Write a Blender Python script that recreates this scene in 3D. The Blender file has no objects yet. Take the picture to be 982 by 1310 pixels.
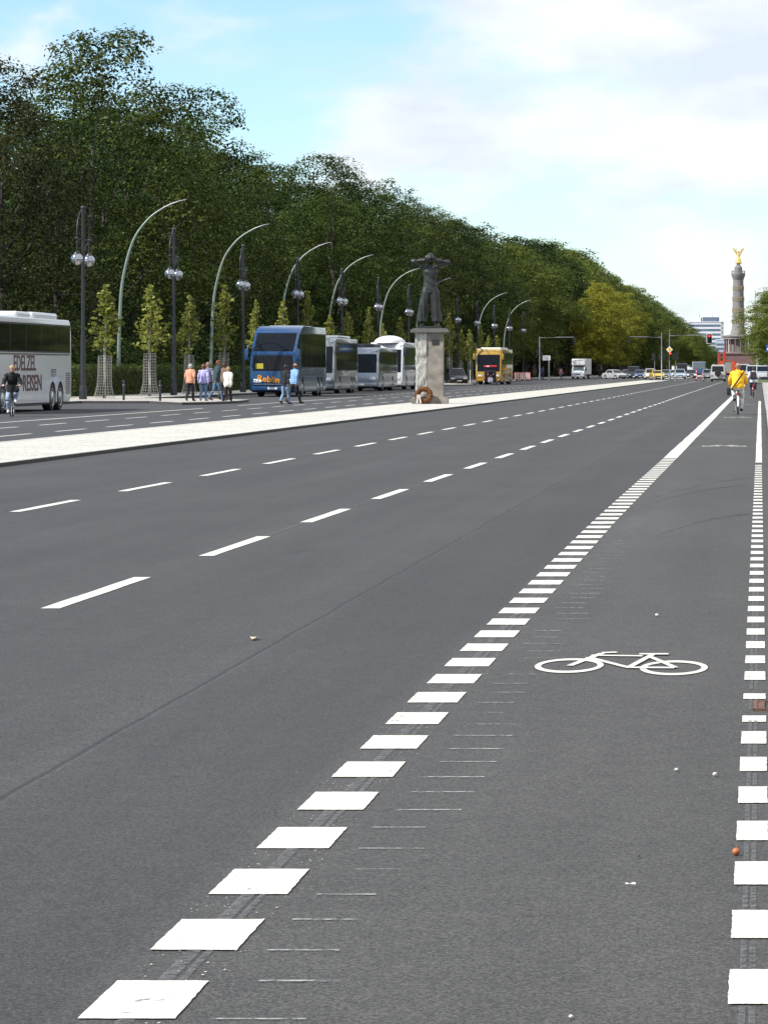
import bpy, bmesh, math, random
import numpy as np
from mathutils import Vector, Matrix, noise
R = math.radians
random.seed(17); rng = np.random.default_rng(17)
scene = bpy.context.scene
COL = scene.collection
# ------------------------------------------------------------------ camera (a long lens, 1.55 m above the bicycle lane)
F_PX, CAM_H, VX, VY = 4194.0, 1.55, 972.0, 472.0
cam_d = bpy.data.cameras.new('camera'); cam = bpy.data.objects.new('camera', cam_d); COL.objects.link(cam)
cam.location = (0, 0, CAM_H); cam.rotation_euler = (R(90), 0, 0)
cam_d.sensor_fit = 'HORIZONTAL'; cam_d.sensor_width = 36; cam_d.lens = F_PX/982*36
cam_d.shift_x = -(VX-491)/982; cam_d.shift_y = -(655-VY)/982
cam_d.clip_start = 0.5; cam_d.clip_end = 20000
scene.camera = cam
def gx(px, Y): return (px-VX)*Y/F_PX          # metres to the side at distance Y
def gz(py, Y): return CAM_H-(py-VY)*Y/F_PX    # metres up at distance Y

# ------------------------------------------------------------------ materials
MATS = {}
def nodes_of(name):
    m = bpy.data.materials.new(name); m.use_nodes = True
    nt = m.node_tree; b = nt.nodes['Principled BSDF']
    return m, nt, b
def pm(name, col, rough=.6, metal=0., var=.12, scale=4., bump=0., spec=.5, coat=0., emit=None, bscale=None):
    if name in MATS: return MATS[name]
    m, nt, b = nodes_of(name); N = nt.nodes; L = nt.links
    tc = N.new('ShaderNodeTexCoord'); nz = N.new('ShaderNodeTexNoise')
    nz.inputs['Scale'].default_value = scale; nz.inputs['Detail'].default_value = 5
    L.new(tc.outputs['Object'], nz.inputs['Vector'])
    mp = N.new('ShaderNodeMapRange'); mp.inputs[1].default_value = .25; mp.inputs[2].default_value = .75
    mp.inputs[3].default_value = 1-var; mp.inputs[4].default_value = 1+var
    L.new(nz.outputs['Fac'], mp.inputs[0])
    mx = N.new('ShaderNodeVectorMath'); mx.operation = 'SCALE'
    mx.inputs[0].default_value = col[:3]; L.new(mp.outputs[0], mx.inputs['Scale'])
    L.new(mx.outputs[0], b.inputs['Base Color'])
    b.inputs['Roughness'].default_value = rough; b.inputs['Metallic'].default_value = metal
    b.inputs['Specular IOR Level'].default_value = spec
    b.inputs['Coat Weight'].default_value = coat; b.inputs['Coat Roughness'].default_value = .06
    if bump:
        bp = N.new('ShaderNodeBump'); bp.inputs['Strength'].default_value = bump; bp.inputs['Distance'].default_value = .02
        n2 = N.new('ShaderNodeTexNoise'); n2.inputs['Scale'].default_value = bscale or scale*6; n2.inputs['Detail'].default_value = 4
        L.new(tc.outputs['Object'], n2.inputs['Vector']); L.new(n2.outputs['Fac'], bp.inputs['Height'])
        L.new(bp.outputs[0], b.inputs['Normal'])
    if emit:
        b.inputs['Emission Color'].default_value = (*emit[:3], 1); b.inputs['Emission Strength'].default_value = emit[3]
    MATS[name] = m; return m

def leaf_mat(name, c1, c2, trans=.3, gloss=.10):
    """leaves: colour varies leaf by leaf, tree by tree and slowly through the crown"""
    if name in MATS: return MATS[name]
    m, nt, b = nodes_of(name); N = nt.nodes; L = nt.links
    geo = N.new('ShaderNodeNewGeometry'); oi = N.new('ShaderNodeObjectInfo'); tc = N.new('ShaderNodeTexCoord')
    nz = N.new('ShaderNodeTexNoise'); nz.inputs['Scale'].default_value = .35; nz.inputs['Detail'].default_value = 2
    L.new(tc.outputs['Object'], nz.inputs['Vector'])
    a1 = N.new('ShaderNodeMath'); a1.operation = 'MULTIPLY'; a1.inputs[1].default_value = .28; L.new(geo.outputs['Random Per Island'], a1.inputs[0])
    a2 = N.new('ShaderNodeMath'); a2.operation = 'MULTIPLY_ADD'; a2.inputs[1].default_value = .42; L.new(oi.outputs['Random'], a2.inputs[0]); L.new(a1.outputs[0], a2.inputs[2])
    a3 = N.new('ShaderNodeMath'); a3.operation = 'MULTIPLY_ADD'; a3.inputs[1].default_value = .6; L.new(nz.outputs['Fac'], a3.inputs[0]); L.new(a2.outputs[0], a3.inputs[2])
    cr = N.new('ShaderNodeValToRGB'); cr.color_ramp.elements[0].position = .15; cr.color_ramp.elements[1].position = .95
    cr.color_ramp.elements[0].color = (*c1, 1); cr.color_ramp.elements[1].color = (*c2, 1)
    L.new(a3.outputs[0], cr.inputs[0]); L.new(cr.outputs[0], b.inputs['Base Color'])
    b.inputs['Roughness'].default_value = .5; b.inputs['Specular IOR Level'].default_value = gloss
    tr = N.new('ShaderNodeBsdfTranslucent'); L.new(cr.outputs[0], tr.inputs[0])
    ms = N.new('ShaderNodeMixShader'); ms.inputs[0].default_value = trans
    L.new(b.outputs[0], ms.inputs[1]); L.new(tr.outputs[0], ms.inputs[2])
    L.new(ms.outputs[0], N['Material Output'].inputs[0])
    MATS[name] = m; return m

def asphalt_mat(name, base, warm, seams=True):
    m, nt, b = nodes_of(name); N = nt.nodes; L = nt.links
    geo = N.new('ShaderNodeNewGeometry')
    sep = N.new('ShaderNodeSeparateXYZ'); L.new(geo.outputs['Position'], sep.inputs[0])
    def math_(op, a, bb=None, c=None):
        n = N.new('ShaderNodeMath'); n.operation = op
        for i, v in enumerate((a, bb, c)):
            if v is None: continue
            if isinstance(v, (int, float)): n.inputs[i].default_value = v
            else: L.new(v, n.inputs[i])
        return n.outputs[0]
    def noise_(scale, detail, vec, rough=.5):
        n = N.new('ShaderNodeTexNoise'); n.inputs['Scale'].default_value = scale; n.inputs['Detail'].default_value = detail
        n.inputs['Roughness'].default_value = rough; L.new(vec, n.inputs['Vector']); return n.outputs['Fac']
    def scaled(v):
        n = N.new('ShaderNodeVectorMath'); n.operation = 'MULTIPLY'; L.new(geo.outputs['Position'], n.inputs[0]); n.inputs[1].default_value = v
        return n.outputs[0]
    P = geo.outputs['Position']
    vo = N.new('ShaderNodeTexVoronoi'); vo.inputs['Scale'].default_value = 145; L.new(P, vo.inputs['Vector'])
    sv = N.new('ShaderNodeSeparateColor'); L.new(vo.outputs['Color'], sv.inputs[0])
    agg = N.new('ShaderNodeMapRange'); agg.inputs[1].default_value = 0; agg.inputs[2].default_value = 1; agg.inputs[3].default_value = .52; agg.inputs[4].default_value = 1.58
    L.new(math_('POWER', sv.outputs[0], 1.3), agg.inputs[0])
    fine = noise_(260, 2, P)
    f1 = math_('MULTIPLY_ADD', fine, .7, .65)
    streak = noise_(1.0, 4, scaled((2.2, .05, 1)))
    f2 = math_('MULTIPLY_ADD', streak, .42, .79)
    patch = noise_(.6, 5, scaled((1, .35, 1)), .6)
    f3 = math_('MULTIPLY_ADD', patch, .55, .73)
    blot = noise_(5, 4, P)
    f4 = math_('MULTIPLY_ADD', blot, .3, .85)
    v = math_('MULTIPLY', math_('MULTIPLY', agg.outputs[0], f1), math_('MULTIPLY', f2, math_('MULTIPLY', f3, f4)))
    stn = N.new('ShaderNodeMapRange'); stn.inputs[1].default_value = .63; stn.inputs[2].default_value = .74; stn.inputs[3].default_value = 1; stn.inputs[4].default_value = .74; stn.interpolation_type = 'SMOOTHSTEP'
    L.new(noise_(1.1, 5, scaled((1, .28, 1)), .62), stn.inputs[0]); v = math_('MULTIPLY', v, stn.outputs[0])
    dus = N.new('ShaderNodeMapRange'); dus.inputs[1].default_value = .6; dus.inputs[2].default_value = .75; dus.inputs[3].default_value = 1; dus.inputs[4].default_value = 1.2; dus.interpolation_type = 'SMOOTHSTEP'
    L.new(noise_(.33, 6, scaled((1, .5, 1)), .7), dus.inputs[0]); v = math_('MULTIPLY', v, dus.outputs[0])
    if seams:
        wt = math_('SINE', math_('MULTIPLY', sep.outputs[0], 3.75)); v = math_('MULTIPLY', v, math_('MULTIPLY_ADD', wt, .035, 1))
    # older, slightly browner surfacing of the bicycle lane
    lane = N.new('ShaderNodeMapRange'); lane.inputs[1].default_value = -1.72; lane.inputs[2].default_value = -1.6; L.new(sep.outputs[0], lane.inputs[0])
    mixc = N.new('ShaderNodeMix'); mixc.data_type = 'RGBA'; L.new(lane.outputs[0], mixc.inputs['Factor'])
    mixc.inputs['A'].default_value = (*base, 1); mixc.inputs['B'].default_value = (*warm, 1)
    col = mixc.outputs['Result']
    if seams:
        wob = noise_(.8, 3, scaled((1, 1, 1)))
        x2 = math_('ADD', sep.outputs[0], math_('MULTIPLY_ADD', wob, .05, -.025))
        for xs, w, dark in ((-2.74, .011, .58), (-6.55, .010, .86), (-9.95, .010, .88)):
            d = math_('ABSOLUTE', math_('SUBTRACT', x2, xs))
            s = N.new('ShaderNodeMapRange'); s.inputs[1].default_value = w*.5; s.inputs[2].default_value = w*1.6; s.inputs[3].default_value = dark; s.inputs[4].default_value = 1
            L.new(d, s.inputs[0]); v = math_('MULTIPLY', v, s.outputs[0])
            d2 = math_('ABSOLUTE', math_('SUBTRACT', x2, xs+.02))
            s2 = N.new('ShaderNodeMapRange'); s2.inputs[1].default_value = w*.4; s2.inputs[2].default_value = w*1.3; s2.inputs[3].default_value = 1+(1-dark)*.6; s2.inputs[4].default_value = 1
            L.new(d2, s2.inputs[0]); v = math_('MULTIPLY', v, s2.outputs[0])
        # the outer lane between seam and bicycle lane was laid later: a shade darker
        st = N.new('ShaderNodeMapRange'); st.inputs[1].default_value = -2.76; st.inputs[2].default_value = -2.73; st.inputs[3].default_value = 1.06; st.inputs[4].default_value = .97
        L.new(x2, st.inputs[0]); v = math_('MULTIPLY', v, st.outputs[0])
    sc = N.new('ShaderNodeVectorMath'); sc.operation = 'SCALE'; L.new(col, sc.inputs[0]); L.new(v, sc.inputs['Scale'])
    L.new(sc.outputs[0], b.inputs['Base Color'])
    b.inputs['Roughness'].default_value = .82; b.inputs['Specular IOR Level'].default_value = .38
    bp = N.new('ShaderNodeBump'); bp.inputs['Strength'].default_value = .55; bp.inputs['Distance'].default_value = .004
    L.new(math_('ADD', sv.outputs[0], fine), bp.inputs['Height']); L.new(bp.outputs[0], b.inputs['Normal'])
    return m

def paint_mat(name, col, cover, lo, hi, scale=9.):
    """road paint, worn through to the asphalt where the noise says so (cover = 1 keeps nearly all)"""
    m, nt, b = nodes_of(name); N = nt.nodes; L = nt.links
    geo = N.new('ShaderNodeNewGeometry')
    n1 = N.new('ShaderNodeTexNoise'); n1.inputs['Scale'].default_value = scale; n1.inputs['Detail'].default_value = 8; n1.inputs['Roughness'].default_value = .7
    L.new(geo.outputs['Position'], n1.inputs['Vector'])
    mr = N.new('ShaderNodeMapRange'); mr.inputs[1].default_value = lo; mr.inputs[2].default_value = hi; mr.inputs[3].default_value = 0; mr.inputs[4].default_value = cover
    L.new(n1.outputs['Fac'], mr.inputs[0])
    n2 = N.new('ShaderNodeTexNoise'); n2.inputs['Scale'].default_value = 4; n2.inputs['Detail'].default_value = 9; n2.inputs['Roughness'].default_value = .68; L.new(geo.outputs['Position'], n2.inputs['Vector'])
    m2 = N.new('ShaderNodeMapRange'); m2.inputs[1].default_value = .3; m2.inputs[2].default_value = .66; m2.inputs[3].default_value = .76; m2.inputs[4].default_value = 1.06; L.new(n2.outputs['Fac'], m2.inputs[0])
    sc = N.new('ShaderNodeVectorMath'); sc.operation = 'SCALE'; sc.inputs[0].default_value = col; L.new(m2.outputs[0], sc.inputs['Scale'])
    L.new(sc.outputs[0], b.inputs['Base Color']); b.inputs['Roughness'].default_value = .75; b.inputs['Specular IOR Level'].default_value = .25
    L.new(mr.outputs[0], b.inputs['Alpha'])
    n3 = N.new('ShaderNodeTexNoise'); n3.inputs['Scale'].default_value = 180; L.new(geo.outputs['Position'], n3.inputs['Vector'])
    bp = N.new('ShaderNodeBump'); bp.inputs['Strength'].default_value = .3; bp.inputs['Distance'].default_value = .003
    L.new(n3.outputs['Fac'], bp.inputs['Height']); L.new(bp.outputs[0], b.inputs['Normal'])
    return m

def cobble_mat(name, col, scale):
    m, nt, b = nodes_of(name); N = nt.nodes; L = nt.links
    geo = N.new('ShaderNodeNewGeometry')
    vo = N.new('ShaderNodeTexVoronoi'); vo.feature = 'DISTANCE_TO_EDGE'; vo.inputs['Scale'].default_value = scale; L.new(geo.outputs['Position'], vo.inputs['Vector'])
    v2 = N.new('ShaderNodeTexVoronoi'); v2.inputs['Scale'].default_value = scale; L.new(geo.outputs['Position'], v2.inputs['Vector'])
    sv = N.new('ShaderNodeSeparateColor'); L.new(v2.outputs['Color'], sv.inputs[0])
    e = N.new('ShaderNodeMapRange'); e.inputs[1].default_value = .02; e.inputs[2].default_value = .12; e.inputs[3].default_value = .55; e.inputs[4].default_value = 1; L.new(vo.outputs['Distance'], e.inputs[0])
    s = N.new('ShaderNodeMapRange'); s.inputs[3].default_value = .78; s.inputs[4].default_value = 1.15; L.new(sv.outputs[0], s.inputs[0])
    nz = N.new('ShaderNodeTexNoise'); nz.inputs['Scale'].default_value = .7; nz.inputs['Detail'].default_value = 6; L.new(geo.outputs['Position'], nz.inputs['Vector'])
    n2 = N.new('ShaderNodeMapRange'); n2.inputs[1].default_value = .3; n2.inputs[2].default_value = .7; n2.inputs[3].default_value = .86; n2.inputs[4].default_value = 1.08; L.new(nz.outputs['Fac'], n2.inputs[0])
    a = N.new('ShaderNodeMath'); a.operation = 'MULTIPLY'; L.new(e.outputs[0], a.inputs[0]); L.new(s.outputs[0], a.inputs[1])
    a2 = N.new('ShaderNodeMath'); a2.operation = 'MULTIPLY'; L.new(a.outputs[0], a2.inputs[0]); L.new(n2.outputs[0], a2.inputs[1])
    sc = N.new('ShaderNodeVectorMath'); sc.operation = 'SCALE'; sc.inputs[0].default_value = col; L.new(a2.outputs[0], sc.inputs['Scale'])
    L.new(sc.outputs[0], b.inputs['Base Color']); b.inputs['Roughness'].default_value = .85
    bp = N.new('ShaderNodeBump'); bp.inputs['Strength'].default_value = .5; bp.inputs['Distance'].default_value = .01; L.new(vo.outputs['Distance'], bp.inputs['Height']); L.new(bp.outputs[0], b.inputs['Normal'])
    return m

def glass(name='vehicle_glass', col=(.012, .014, .015), rough=.04):
    return pm(name, col, rough, var=.3, scale=1.2, spec=.38)
M_GLASS = glass(); M_BLACK = pm('black_plastic', (.014, .014, .015), .55); M_TYRE = pm('tyre_rubber', (.018, .018, .019), .85)
M_RIM = pm('wheel_rim', (.5, .51, .53), .35, .6); M_CHROME = pm('chrome', (.7, .7, .7), .2, 1.)
M_DKGREY = pm('dark_grey_paint', (.045, .047, .05), .5); M_WHITE = pm('white_enamel', (.78, .78, .76), .4, coat=.3, var=.06)
M_SIGNWHITE = pm('sign_white', (.8, .8, .78), .5, var=.05); M_RED = pm('red_paint', (.55, .03, .02), .45)
M_LAMPWHITE = pm('headlamp_glass', (.75, .76, .78), .12, spec=.8, var=.05)
M_TAIL = pm('tail_lamp_glass', (.35, .012, .01), .2); M_AMBER = pm('amber_glass', (.7, .22, .01), .2)
M_PLATE = pm('plate_white', (.75, .75, .7), .5, var=.05)

# ------------------------------------------------------------------ mesh helpers
def nb(): return bmesh.new()
def obj(name, bm, mat, parent=None, smooth=None):
    me = bpy.data.meshes.new(name); bmesh.ops.recalc_face_normals(bm, faces=bm.faces); bm.to_mesh(me); bm.free()
    for mm in (mat if isinstance(mat, (list, tuple)) else [mat]): me.materials.append(mm)
    o = bpy.data.objects.new(name, me); COL.objects.link(o)
    if parent is not None: o.parent = parent
    if smooth:
        me.shade_smooth(); me.set_sharp_from_angle(angle=R(smooth))
    return o
def thing(name, label, cat, loc=(0, 0, 0), rz=0., group=None):
    o = bpy.data.objects.new(name, None); COL.objects.link(o); o.empty_display_size = .2
    o.location = loc; o.rotation_euler = (0, 0, rz); o['label'] = label; o['category'] = cat
    if group: o['group'] = group
    return o
def tag(o, label, cat, group=None):
    o['label'] = label; o['category'] = cat
    if group: o['group'] = group
    return o
def struct(name, bm, mat, kind='structure', smooth=None):
    o = obj(name, bm, mat, None, smooth); o['kind'] = kind; return o
def box(bm, x0, y0, z0, x1, y1, z1, bev=0., seg=2):
    r = bmesh.ops.create_cube(bm, size=1); vs = r['verts']
    for v in vs: v.co = Vector((x0+(v.co.x+.5)*(x1-x0), y0+(v.co.y+.5)*(y1-y0), z0+(v.co.z+.5)*(z1-z0)))
    if bev:
        es = list({e for v in vs for e in v.link_edges})
        bmesh.ops.bevel(bm, geom=es, offset=bev, segments=seg, affect='EDGES', profile=.6)
def frame_of(d, up=Vector((0, 0, 1))):
    d = d.normalized()
    if abs(d.dot(up)) > .98: up = Vector((1, 0, 0))
    s = d.cross(up).normalized(); return s, s.cross(d).normalized()
def tube(bm, pts, rad, n=8, cap=True, side=None, rad2=None):
    """a swept tube, radius per point; rad2 gives an ellipse (rad along `side`)"""
    pts = [Vector(p) for p in pts]
    if isinstance(rad, (int, float)): rad = [rad]*len(pts)
    if isinstance(rad2, (int, float)): rad2 = [rad2]*len(pts)
    rad2 = rad2 or rad
    rings = []; ps = None
    for i, p in enumerate(pts):
        d = (pts[min(i+1, len(pts)-1)]-pts[max(i-1, 0)])
        if d.length < 1e-9: d = Vector((0, 0, 1))
        d.normalize()
        if side is not None: s = (Vector(side)-d*d.dot(Vector(side))).normalized(); t = d.cross(s)
        elif ps is None: s, t = frame_of(d)
        else: s = (ps-d*d.dot(ps)).normalized(); t = d.cross(s)
        ps = s
        rings.append([bm.verts.new(p+s*math.cos(a)*rad[i]+t*math.sin(a)*rad2[i]) for a in [2*math.pi*k/n for k in range(n)]])
    for a, b in zip(rings, rings[1:]):
        for k in range(n): bm.faces.new((a[k], a[(k+1) % n], b[(k+1) % n], b[k]))
    if cap:
        bm.faces.new(rings[0][::-1]); bm.faces.new(rings[-1])
def lathe(bm, prof, n=24, c=(0, 0, 0), axis='z', cap=True):
    """profile of (radius, height) turned about an axis"""
    rings = []
    for r, h in prof:
        ring = []
        for k in range(n):
            a = 2*math.pi*k/n; u, w = r*math.cos(a), r*math.sin(a)
            p = {'z': (u, w, h), 'x': (h, u, w), 'y': (u, h, w)}[axis]
            ring.append(bm.verts.new((c[0]+p[0], c[1]+p[1], c[2]+p[2])))
        rings.append(ring)
    for a, b in zip(rings, rings[1:]):
        for k in range(n): bm.faces.new((a[k], a[(k+1) % n], b[(k+1) % n], b[k]))
    if cap:
        bm.faces.new(rings[0][::-1]); bm.faces.new(rings[-1])
def ball(bm, c, r, seg=16, rings=10):
    rr = bmesh.ops.create_uvsphere(bm, u_segments=seg, v_segments=rings, radius=1)
    r = (r, r, r) if isinstance(r, (int, float)) else r
    for v in rr['verts']: v.co = Vector((c[0]+v.co.x*r[0], c[1]+v.co.y*r[1], c[2]+v.co.z*r[2]))
def torus(bm, c, Rr, r, axis='x', n=32, k=8, sx=1.):
    vs = []
    for i in range(n):
        a = 2*math.pi*i/n; row = []
        for j in range(k):
            b = 2*math.pi*j/k; q = Rr+r*math.cos(b); h = r*math.sin(b)*sx
            u, w = q*math.cos(a), q*math.sin(a)
            p = {'x': (h, u, w), 'y': (u, h, w), 'z': (u, w, h)}[axis]
            row.append(bm.verts.new((c[0]+p[0], c[1]+p[1], c[2]+p[2])))
        vs.append(row)
    for i in range(n):
        for j in range(k): bm.faces.new((vs[i][j], vs[(i+1) % n][j], vs[(i+1) % n][(j+1) % k], vs[i][(j+1) % k]))
def poly_prism(bm, pts, z0, z1):
    lo = [bm.verts.new((x, y, z0)) for x, y in pts]; hi = [bm.verts.new((x, y, z1)) for x, y in pts]
    bm.faces.new(lo[::-1]); bm.faces.new(hi)
    for i in range(len(pts)): bm.faces.new((lo[i], lo[(i+1) % len(pts)], hi[(i+1) % len(pts)], hi[i]))
def quad(bm, a, b, c, d): return bm.faces.new([bm.verts.new(p) for p in (a, b, c, d)])
def rect(bm, x0, y0, x1, y1, z): return quad(bm, (x0, y0, z), (x1, y0, z), (x1, y1, z), (x0, y1, z))
def side_prism(bm, prof, w, bev=0., zmin=1e9, seg=3, taper=None):
    """a (y, z) outline extruded over x = -w..w, its outline edges above zmin rounded"""
    f = taper or (lambda z: w)
    A = [bm.verts.new((-f(z), y, z)) for y, z in prof]; B = [bm.verts.new((f(z), y, z)) for y, z in prof]
    bm.faces.new(A); bm.faces.new(B[::-1]); es = []
    n = len(prof)
    for i in range(n): bm.faces.new((A[i], B[i], B[(i+1) % n], A[(i+1) % n]))
    if bev:
        for i in range(n):
            j = (i+1) % n
            if prof[i][1] > zmin and prof[j][1] > zmin:
                for S in (A, B):
                    e = bm.edges.get((S[i], S[j]))
                    if e: es.append(e)
        bmesh.ops.bevel(bm, geom=es, offset=bev, segments=seg, affect='EDGES', profile=.5, clamp_overlap=True)
def panel(bm, a, b, c, d, th, u0=0., u1=1., v0=0., v1=1.):
    """a slab th thick standing proud of the quad a b c d (a-b bottom, d-c top), inset by the u, v fractions"""
    a, b, c, d = map(Vector, (a, b, c, d)); n = (b-a).cross(d-a).normalized()
    P = lambda u, v: (a*(1-u)+b*u)*(1-v)+(d*(1-u)+c*u)*v
    q = [P(u0, v0), P(u1, v0), P(u1, v1), P(u0, v1)]
    lo = [bm.verts.new(p-n*.02) for p in q]; hi = [bm.verts.new(p+n*th) for p in q]
    bm.faces.new(lo[::-1]); bm.faces.new(hi)
    for i in range(4): bm.faces.new((lo[i], lo[(i+1) % 4], hi[(i+1) % 4], hi[i]))
DG = None
def text_obj(name, body, size, mat, parent, M, ext=.004, stretch=1., bold=0.):
    """real lettering as a thin mesh; M places its plane"""
    cu = bpy.data.curves.new(name, 'FONT'); cu.body = body; cu.size = size; cu.extrude = ext; cu.offset = bold
    cu.align_x = 'CENTER'; cu.align_y = 'CENTER'; cu.resolution_u = 3
    to = bpy.data.objects.new(name, cu); COL.objects.link(to)
    dg = bpy.context.evaluated_depsgraph_get(); me = bpy.data.meshes.new_from_object(to.evaluated_get(dg))
    bpy.data.objects.remove(to); bpy.data.curves.remove(cu)
    me.transform(M @ Matrix.Diagonal((stretch, 1, 1, 1))); me.materials.clear(); me.materials.append(mat); me.name = name
    o = bpy.data.objects.new(name, me); COL.objects.link(o); o.parent = parent; return o
M_RIGHT = lambda x, y, z: Matrix.Translation((x, y, z)) @ Matrix.Rotation(R(90), 4, 'Z') @ Matrix.Rotation(R(90), 4, 'X')   # read from +x
M_FRONT = lambda x, y, z: Matrix.Translation((x, y, z)) @ Matrix.Rotation(R(90), 4, 'X')                                 # read from -y
def copy_tree(o, parent=None):
    c = o.copy(); COL.objects.link(c)
    if parent is not None: c.parent = parent
    for ch in KIDS.get(o, ()): copy_tree(ch, c)
    return c
class _K:
    def get(self, o, d=()): return [x for x in o.children]
KIDS = _K()
ORD = ['nearest', 'second', 'third', 'fourth', 'fifth', 'sixth', 'seventh', 'eighth', 'ninth', 'tenth', 'eleventh', 'twelfth', 'thirteenth', 'fourteenth',
       'fifteenth', 'sixteenth', 'seventeenth', 'eighteenth', 'nineteenth', 'twentieth']
# ================================================================== THE SETTING
# sky, sun
SUN_EL, SUN_AZ = 45., 239.      # azimuth clockwise from +Y: the sun stands to the left and a little behind the camera
w = bpy.data.worlds.new('World'); scene.world = w; w.use_nodes = True
nt = w.node_tree; N = nt.nodes; L = nt.links; N.clear()
out = N.new('ShaderNodeOutputWorld'); sky = N.new('ShaderNodeTexSky'); sky.sky_type = 'NISHITA'; sky.sun_disc = False
sky.sun_elevation = R(SUN_EL); sky.sun_rotation = R(SUN_AZ); sky.air_density = 1.0; sky.dust_density = .15; sky.ozone_density = 2.6
bg = N.new('ShaderNodeBackground'); bg.inputs[1].default_value = .12; 
tint = N.new('ShaderNodeMix'); tint.data_type = 'RGBA'; tint.blend_type = 'MULTIPLY'; tint.inputs['Factor'].default_value = 1
tint.inputs['B'].default_value = (.85, .97, 1.08, 1); L.new(sky.outputs[0], tint.inputs['A']); L.new(tint.outputs['Result'], bg.inputs[0])
tc = N.new('ShaderNodeTexCoord')
vm = N.new('ShaderNodeMapping'); vm.inputs['Scale'].default_value = (1, 1, 2.0); vm.inputs['Location'].default_value = (.37, .05, .11); L.new(tc.outputs['Generated'], vm.inputs[0])
n1 = N.new('ShaderNodeTexNoise'); n1.inputs['Scale'].default_value = 11; n1.inputs['Detail'].default_value = 7; n1.inputs['Roughness'].default_value = .52; n1.inputs['Distortion'].default_value = .3
L.new(vm.outputs[0], n1.inputs['Vector'])
n2 = N.new('ShaderNodeTexNoise'); n2.inputs['Scale'].default_value = 4.2; n2.inputs['Detail'].default_value = 3; L.new(vm.outputs[0], n2.inputs['Vector'])
sx = N.new('ShaderNodeSeparateXYZ'); L.new(tc.outputs['Generated'], sx.inputs[0])
def wm(op, a, b=None, c=None, clamp=False):
    n = N.new('ShaderNodeMath'); n.operation = op; n.use_clamp = clamp
    for i, v in enumerate((a, b, c)):
        if v is None: continue
        if isinstance(v, (int, float)): n.inputs[i].default_value = v
        else: L.new(v, n.inputs[i])
    return n.outputs[0]
dens = wm('ADD', wm('MULTIPLY', n1.outputs['Fac'], .62), wm('MULTIPLY', n2.outputs['Fac'], .38))
# more cloud cover to the right of the view, open blue to the left
dens = wm('ADD', dens, wm('MULTIPLY', sx.outputs[0], .55))
cov = N.new('ShaderNodeMapRange'); cov.inputs[1].default_value = .385; cov.inputs[2].default_value = .50; cov.inputs[4].default_value = .9; cov.interpolation_type = 'SMOOTHSTEP'
L.new(dens, cov.inputs[0])
n3 = N.new('ShaderNodeTexNoise'); n3.inputs['Scale'].default_value = 15; n3.inputs['Detail'].default_value = 6
v3 = N.new('ShaderNodeMapping'); v3.inputs['Scale'].default_value = (1, 1, 2.4); v3.inputs['Location'].default_value = (.1, .6, .33); L.new(tc.outputs['Generated'], v3.inputs[0]); L.new(v3.outputs[0], n3.inputs['Vector'])
cr = N.new('ShaderNodeValToRGB'); cr.color_ramp.elements[0].position = .40; cr.color_ramp.elements[0].color = (.75, .81, .89, 1); cr.color_ramp.elements[1].position = .57; cr.color_ramp.elements[1].color = (.97, .985, 1, 1)
L.new(n3.outputs['Fac'], cr.inputs[0])
bg2 = N.new('ShaderNodeBackground'); bg2.inputs[1].default_value = .77; L.new(cr.outputs[0], bg2.inputs[0])
mx = N.new('ShaderNodeMixShader'); L.new(cov.outputs[0], mx.inputs[0]); L.new(bg.outputs[0], mx.inputs[1]); L.new(bg2.outputs[0], mx.inputs[2])
L.new(mx.outputs[0], out.inputs[0])
sd = bpy.data.lights.new('sun', 'SUN'); sd.energy = 4.7; sd.angle = R(.53); sd.color = (1, .955, .88)
so = bpy.data.objects.new('sun', sd); COL.objects.link(so)
dirs = Vector((math.sin(R(SUN_AZ))*math.cos(R(SUN_EL)), math.cos(R(SUN_AZ))*math.cos(R(SUN_EL)), math.sin(R(SUN_EL))))
so.rotation_euler = dirs.to_track_quat('Z', 'Y').to_euler(); so.location = (-60, -40, 80)
scene.view_settings.view_transform = 'Standard'; scene.view_settings.look = 'None'; scene.view_settings.gamma = 1
scene.view_settings.exposure = .5
cy = scene.cycles
cy.use_denoising = True
try: cy.denoiser = 'OPENIMAGEDENOISE'
except Exception: pass
cy.denoising_input_passes = 'RGB_ALBEDO_NORMAL'; cy.denoising_prefilter = 'ACCURATE'
cy.max_bounces = 6; cy.diffuse_bounces = 3; cy.glossy_bounces = 3; cy.transmission_bounces = 4; cy.transparent_max_bounces = 8
cy.caustics_reflective = False; cy.caustics_refractive = False; cy.sample_clamp_indirect = 6

M_ASPH = asphalt_mat('asphalt', (.0525, .0512, .0488), (.0680, .0650, .0590))
M_ASPH2 = asphalt_mat('asphalt_far_side', (.057, .0565, .056), (.057, .0565, .056), False)
M_PAINT = paint_mat('white_road_paint', (.64, .622, .548), 1., .29, .38)
M_GHOST = paint_mat('worn_road_paint', (.50, .50, .48), .75, .40, .60, 30)
M_PRE = paint_mat('grey_primer_streak', (.20, .20, .20), .62, .36, .64, 24)
M_COB = cobble_mat('pale_mosaic_paving', (.60, .575, .50), 14)
M_SLAB = cobble_mat('pavement_paving', (.47, .44, .38), 5)
M_KERB = pm('granite_kerb', (.33, .32, .3), .8, var=.25, scale=6, bump=.3)
M_KERBFACE = pm('shaded_soiled_kerb_face', (.05, .048, .045), .9, var=.35, scale=5); M_KERBPALE = pm('pale_granite_kerb', (.52, .50, .45), .8, var=.2, scale=6, bump=.3)  # kerb sides near black: soiling, and their shadow put into the colour
M_SOIL = pm('woodland_soil', (.06, .055, .035), .95, var=.5, scale=.8, bump=.5)
M_GRASS = pm('grass_ground', (.075, .115, .03), .95, var=.45, scale=3, bump=.5)

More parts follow.
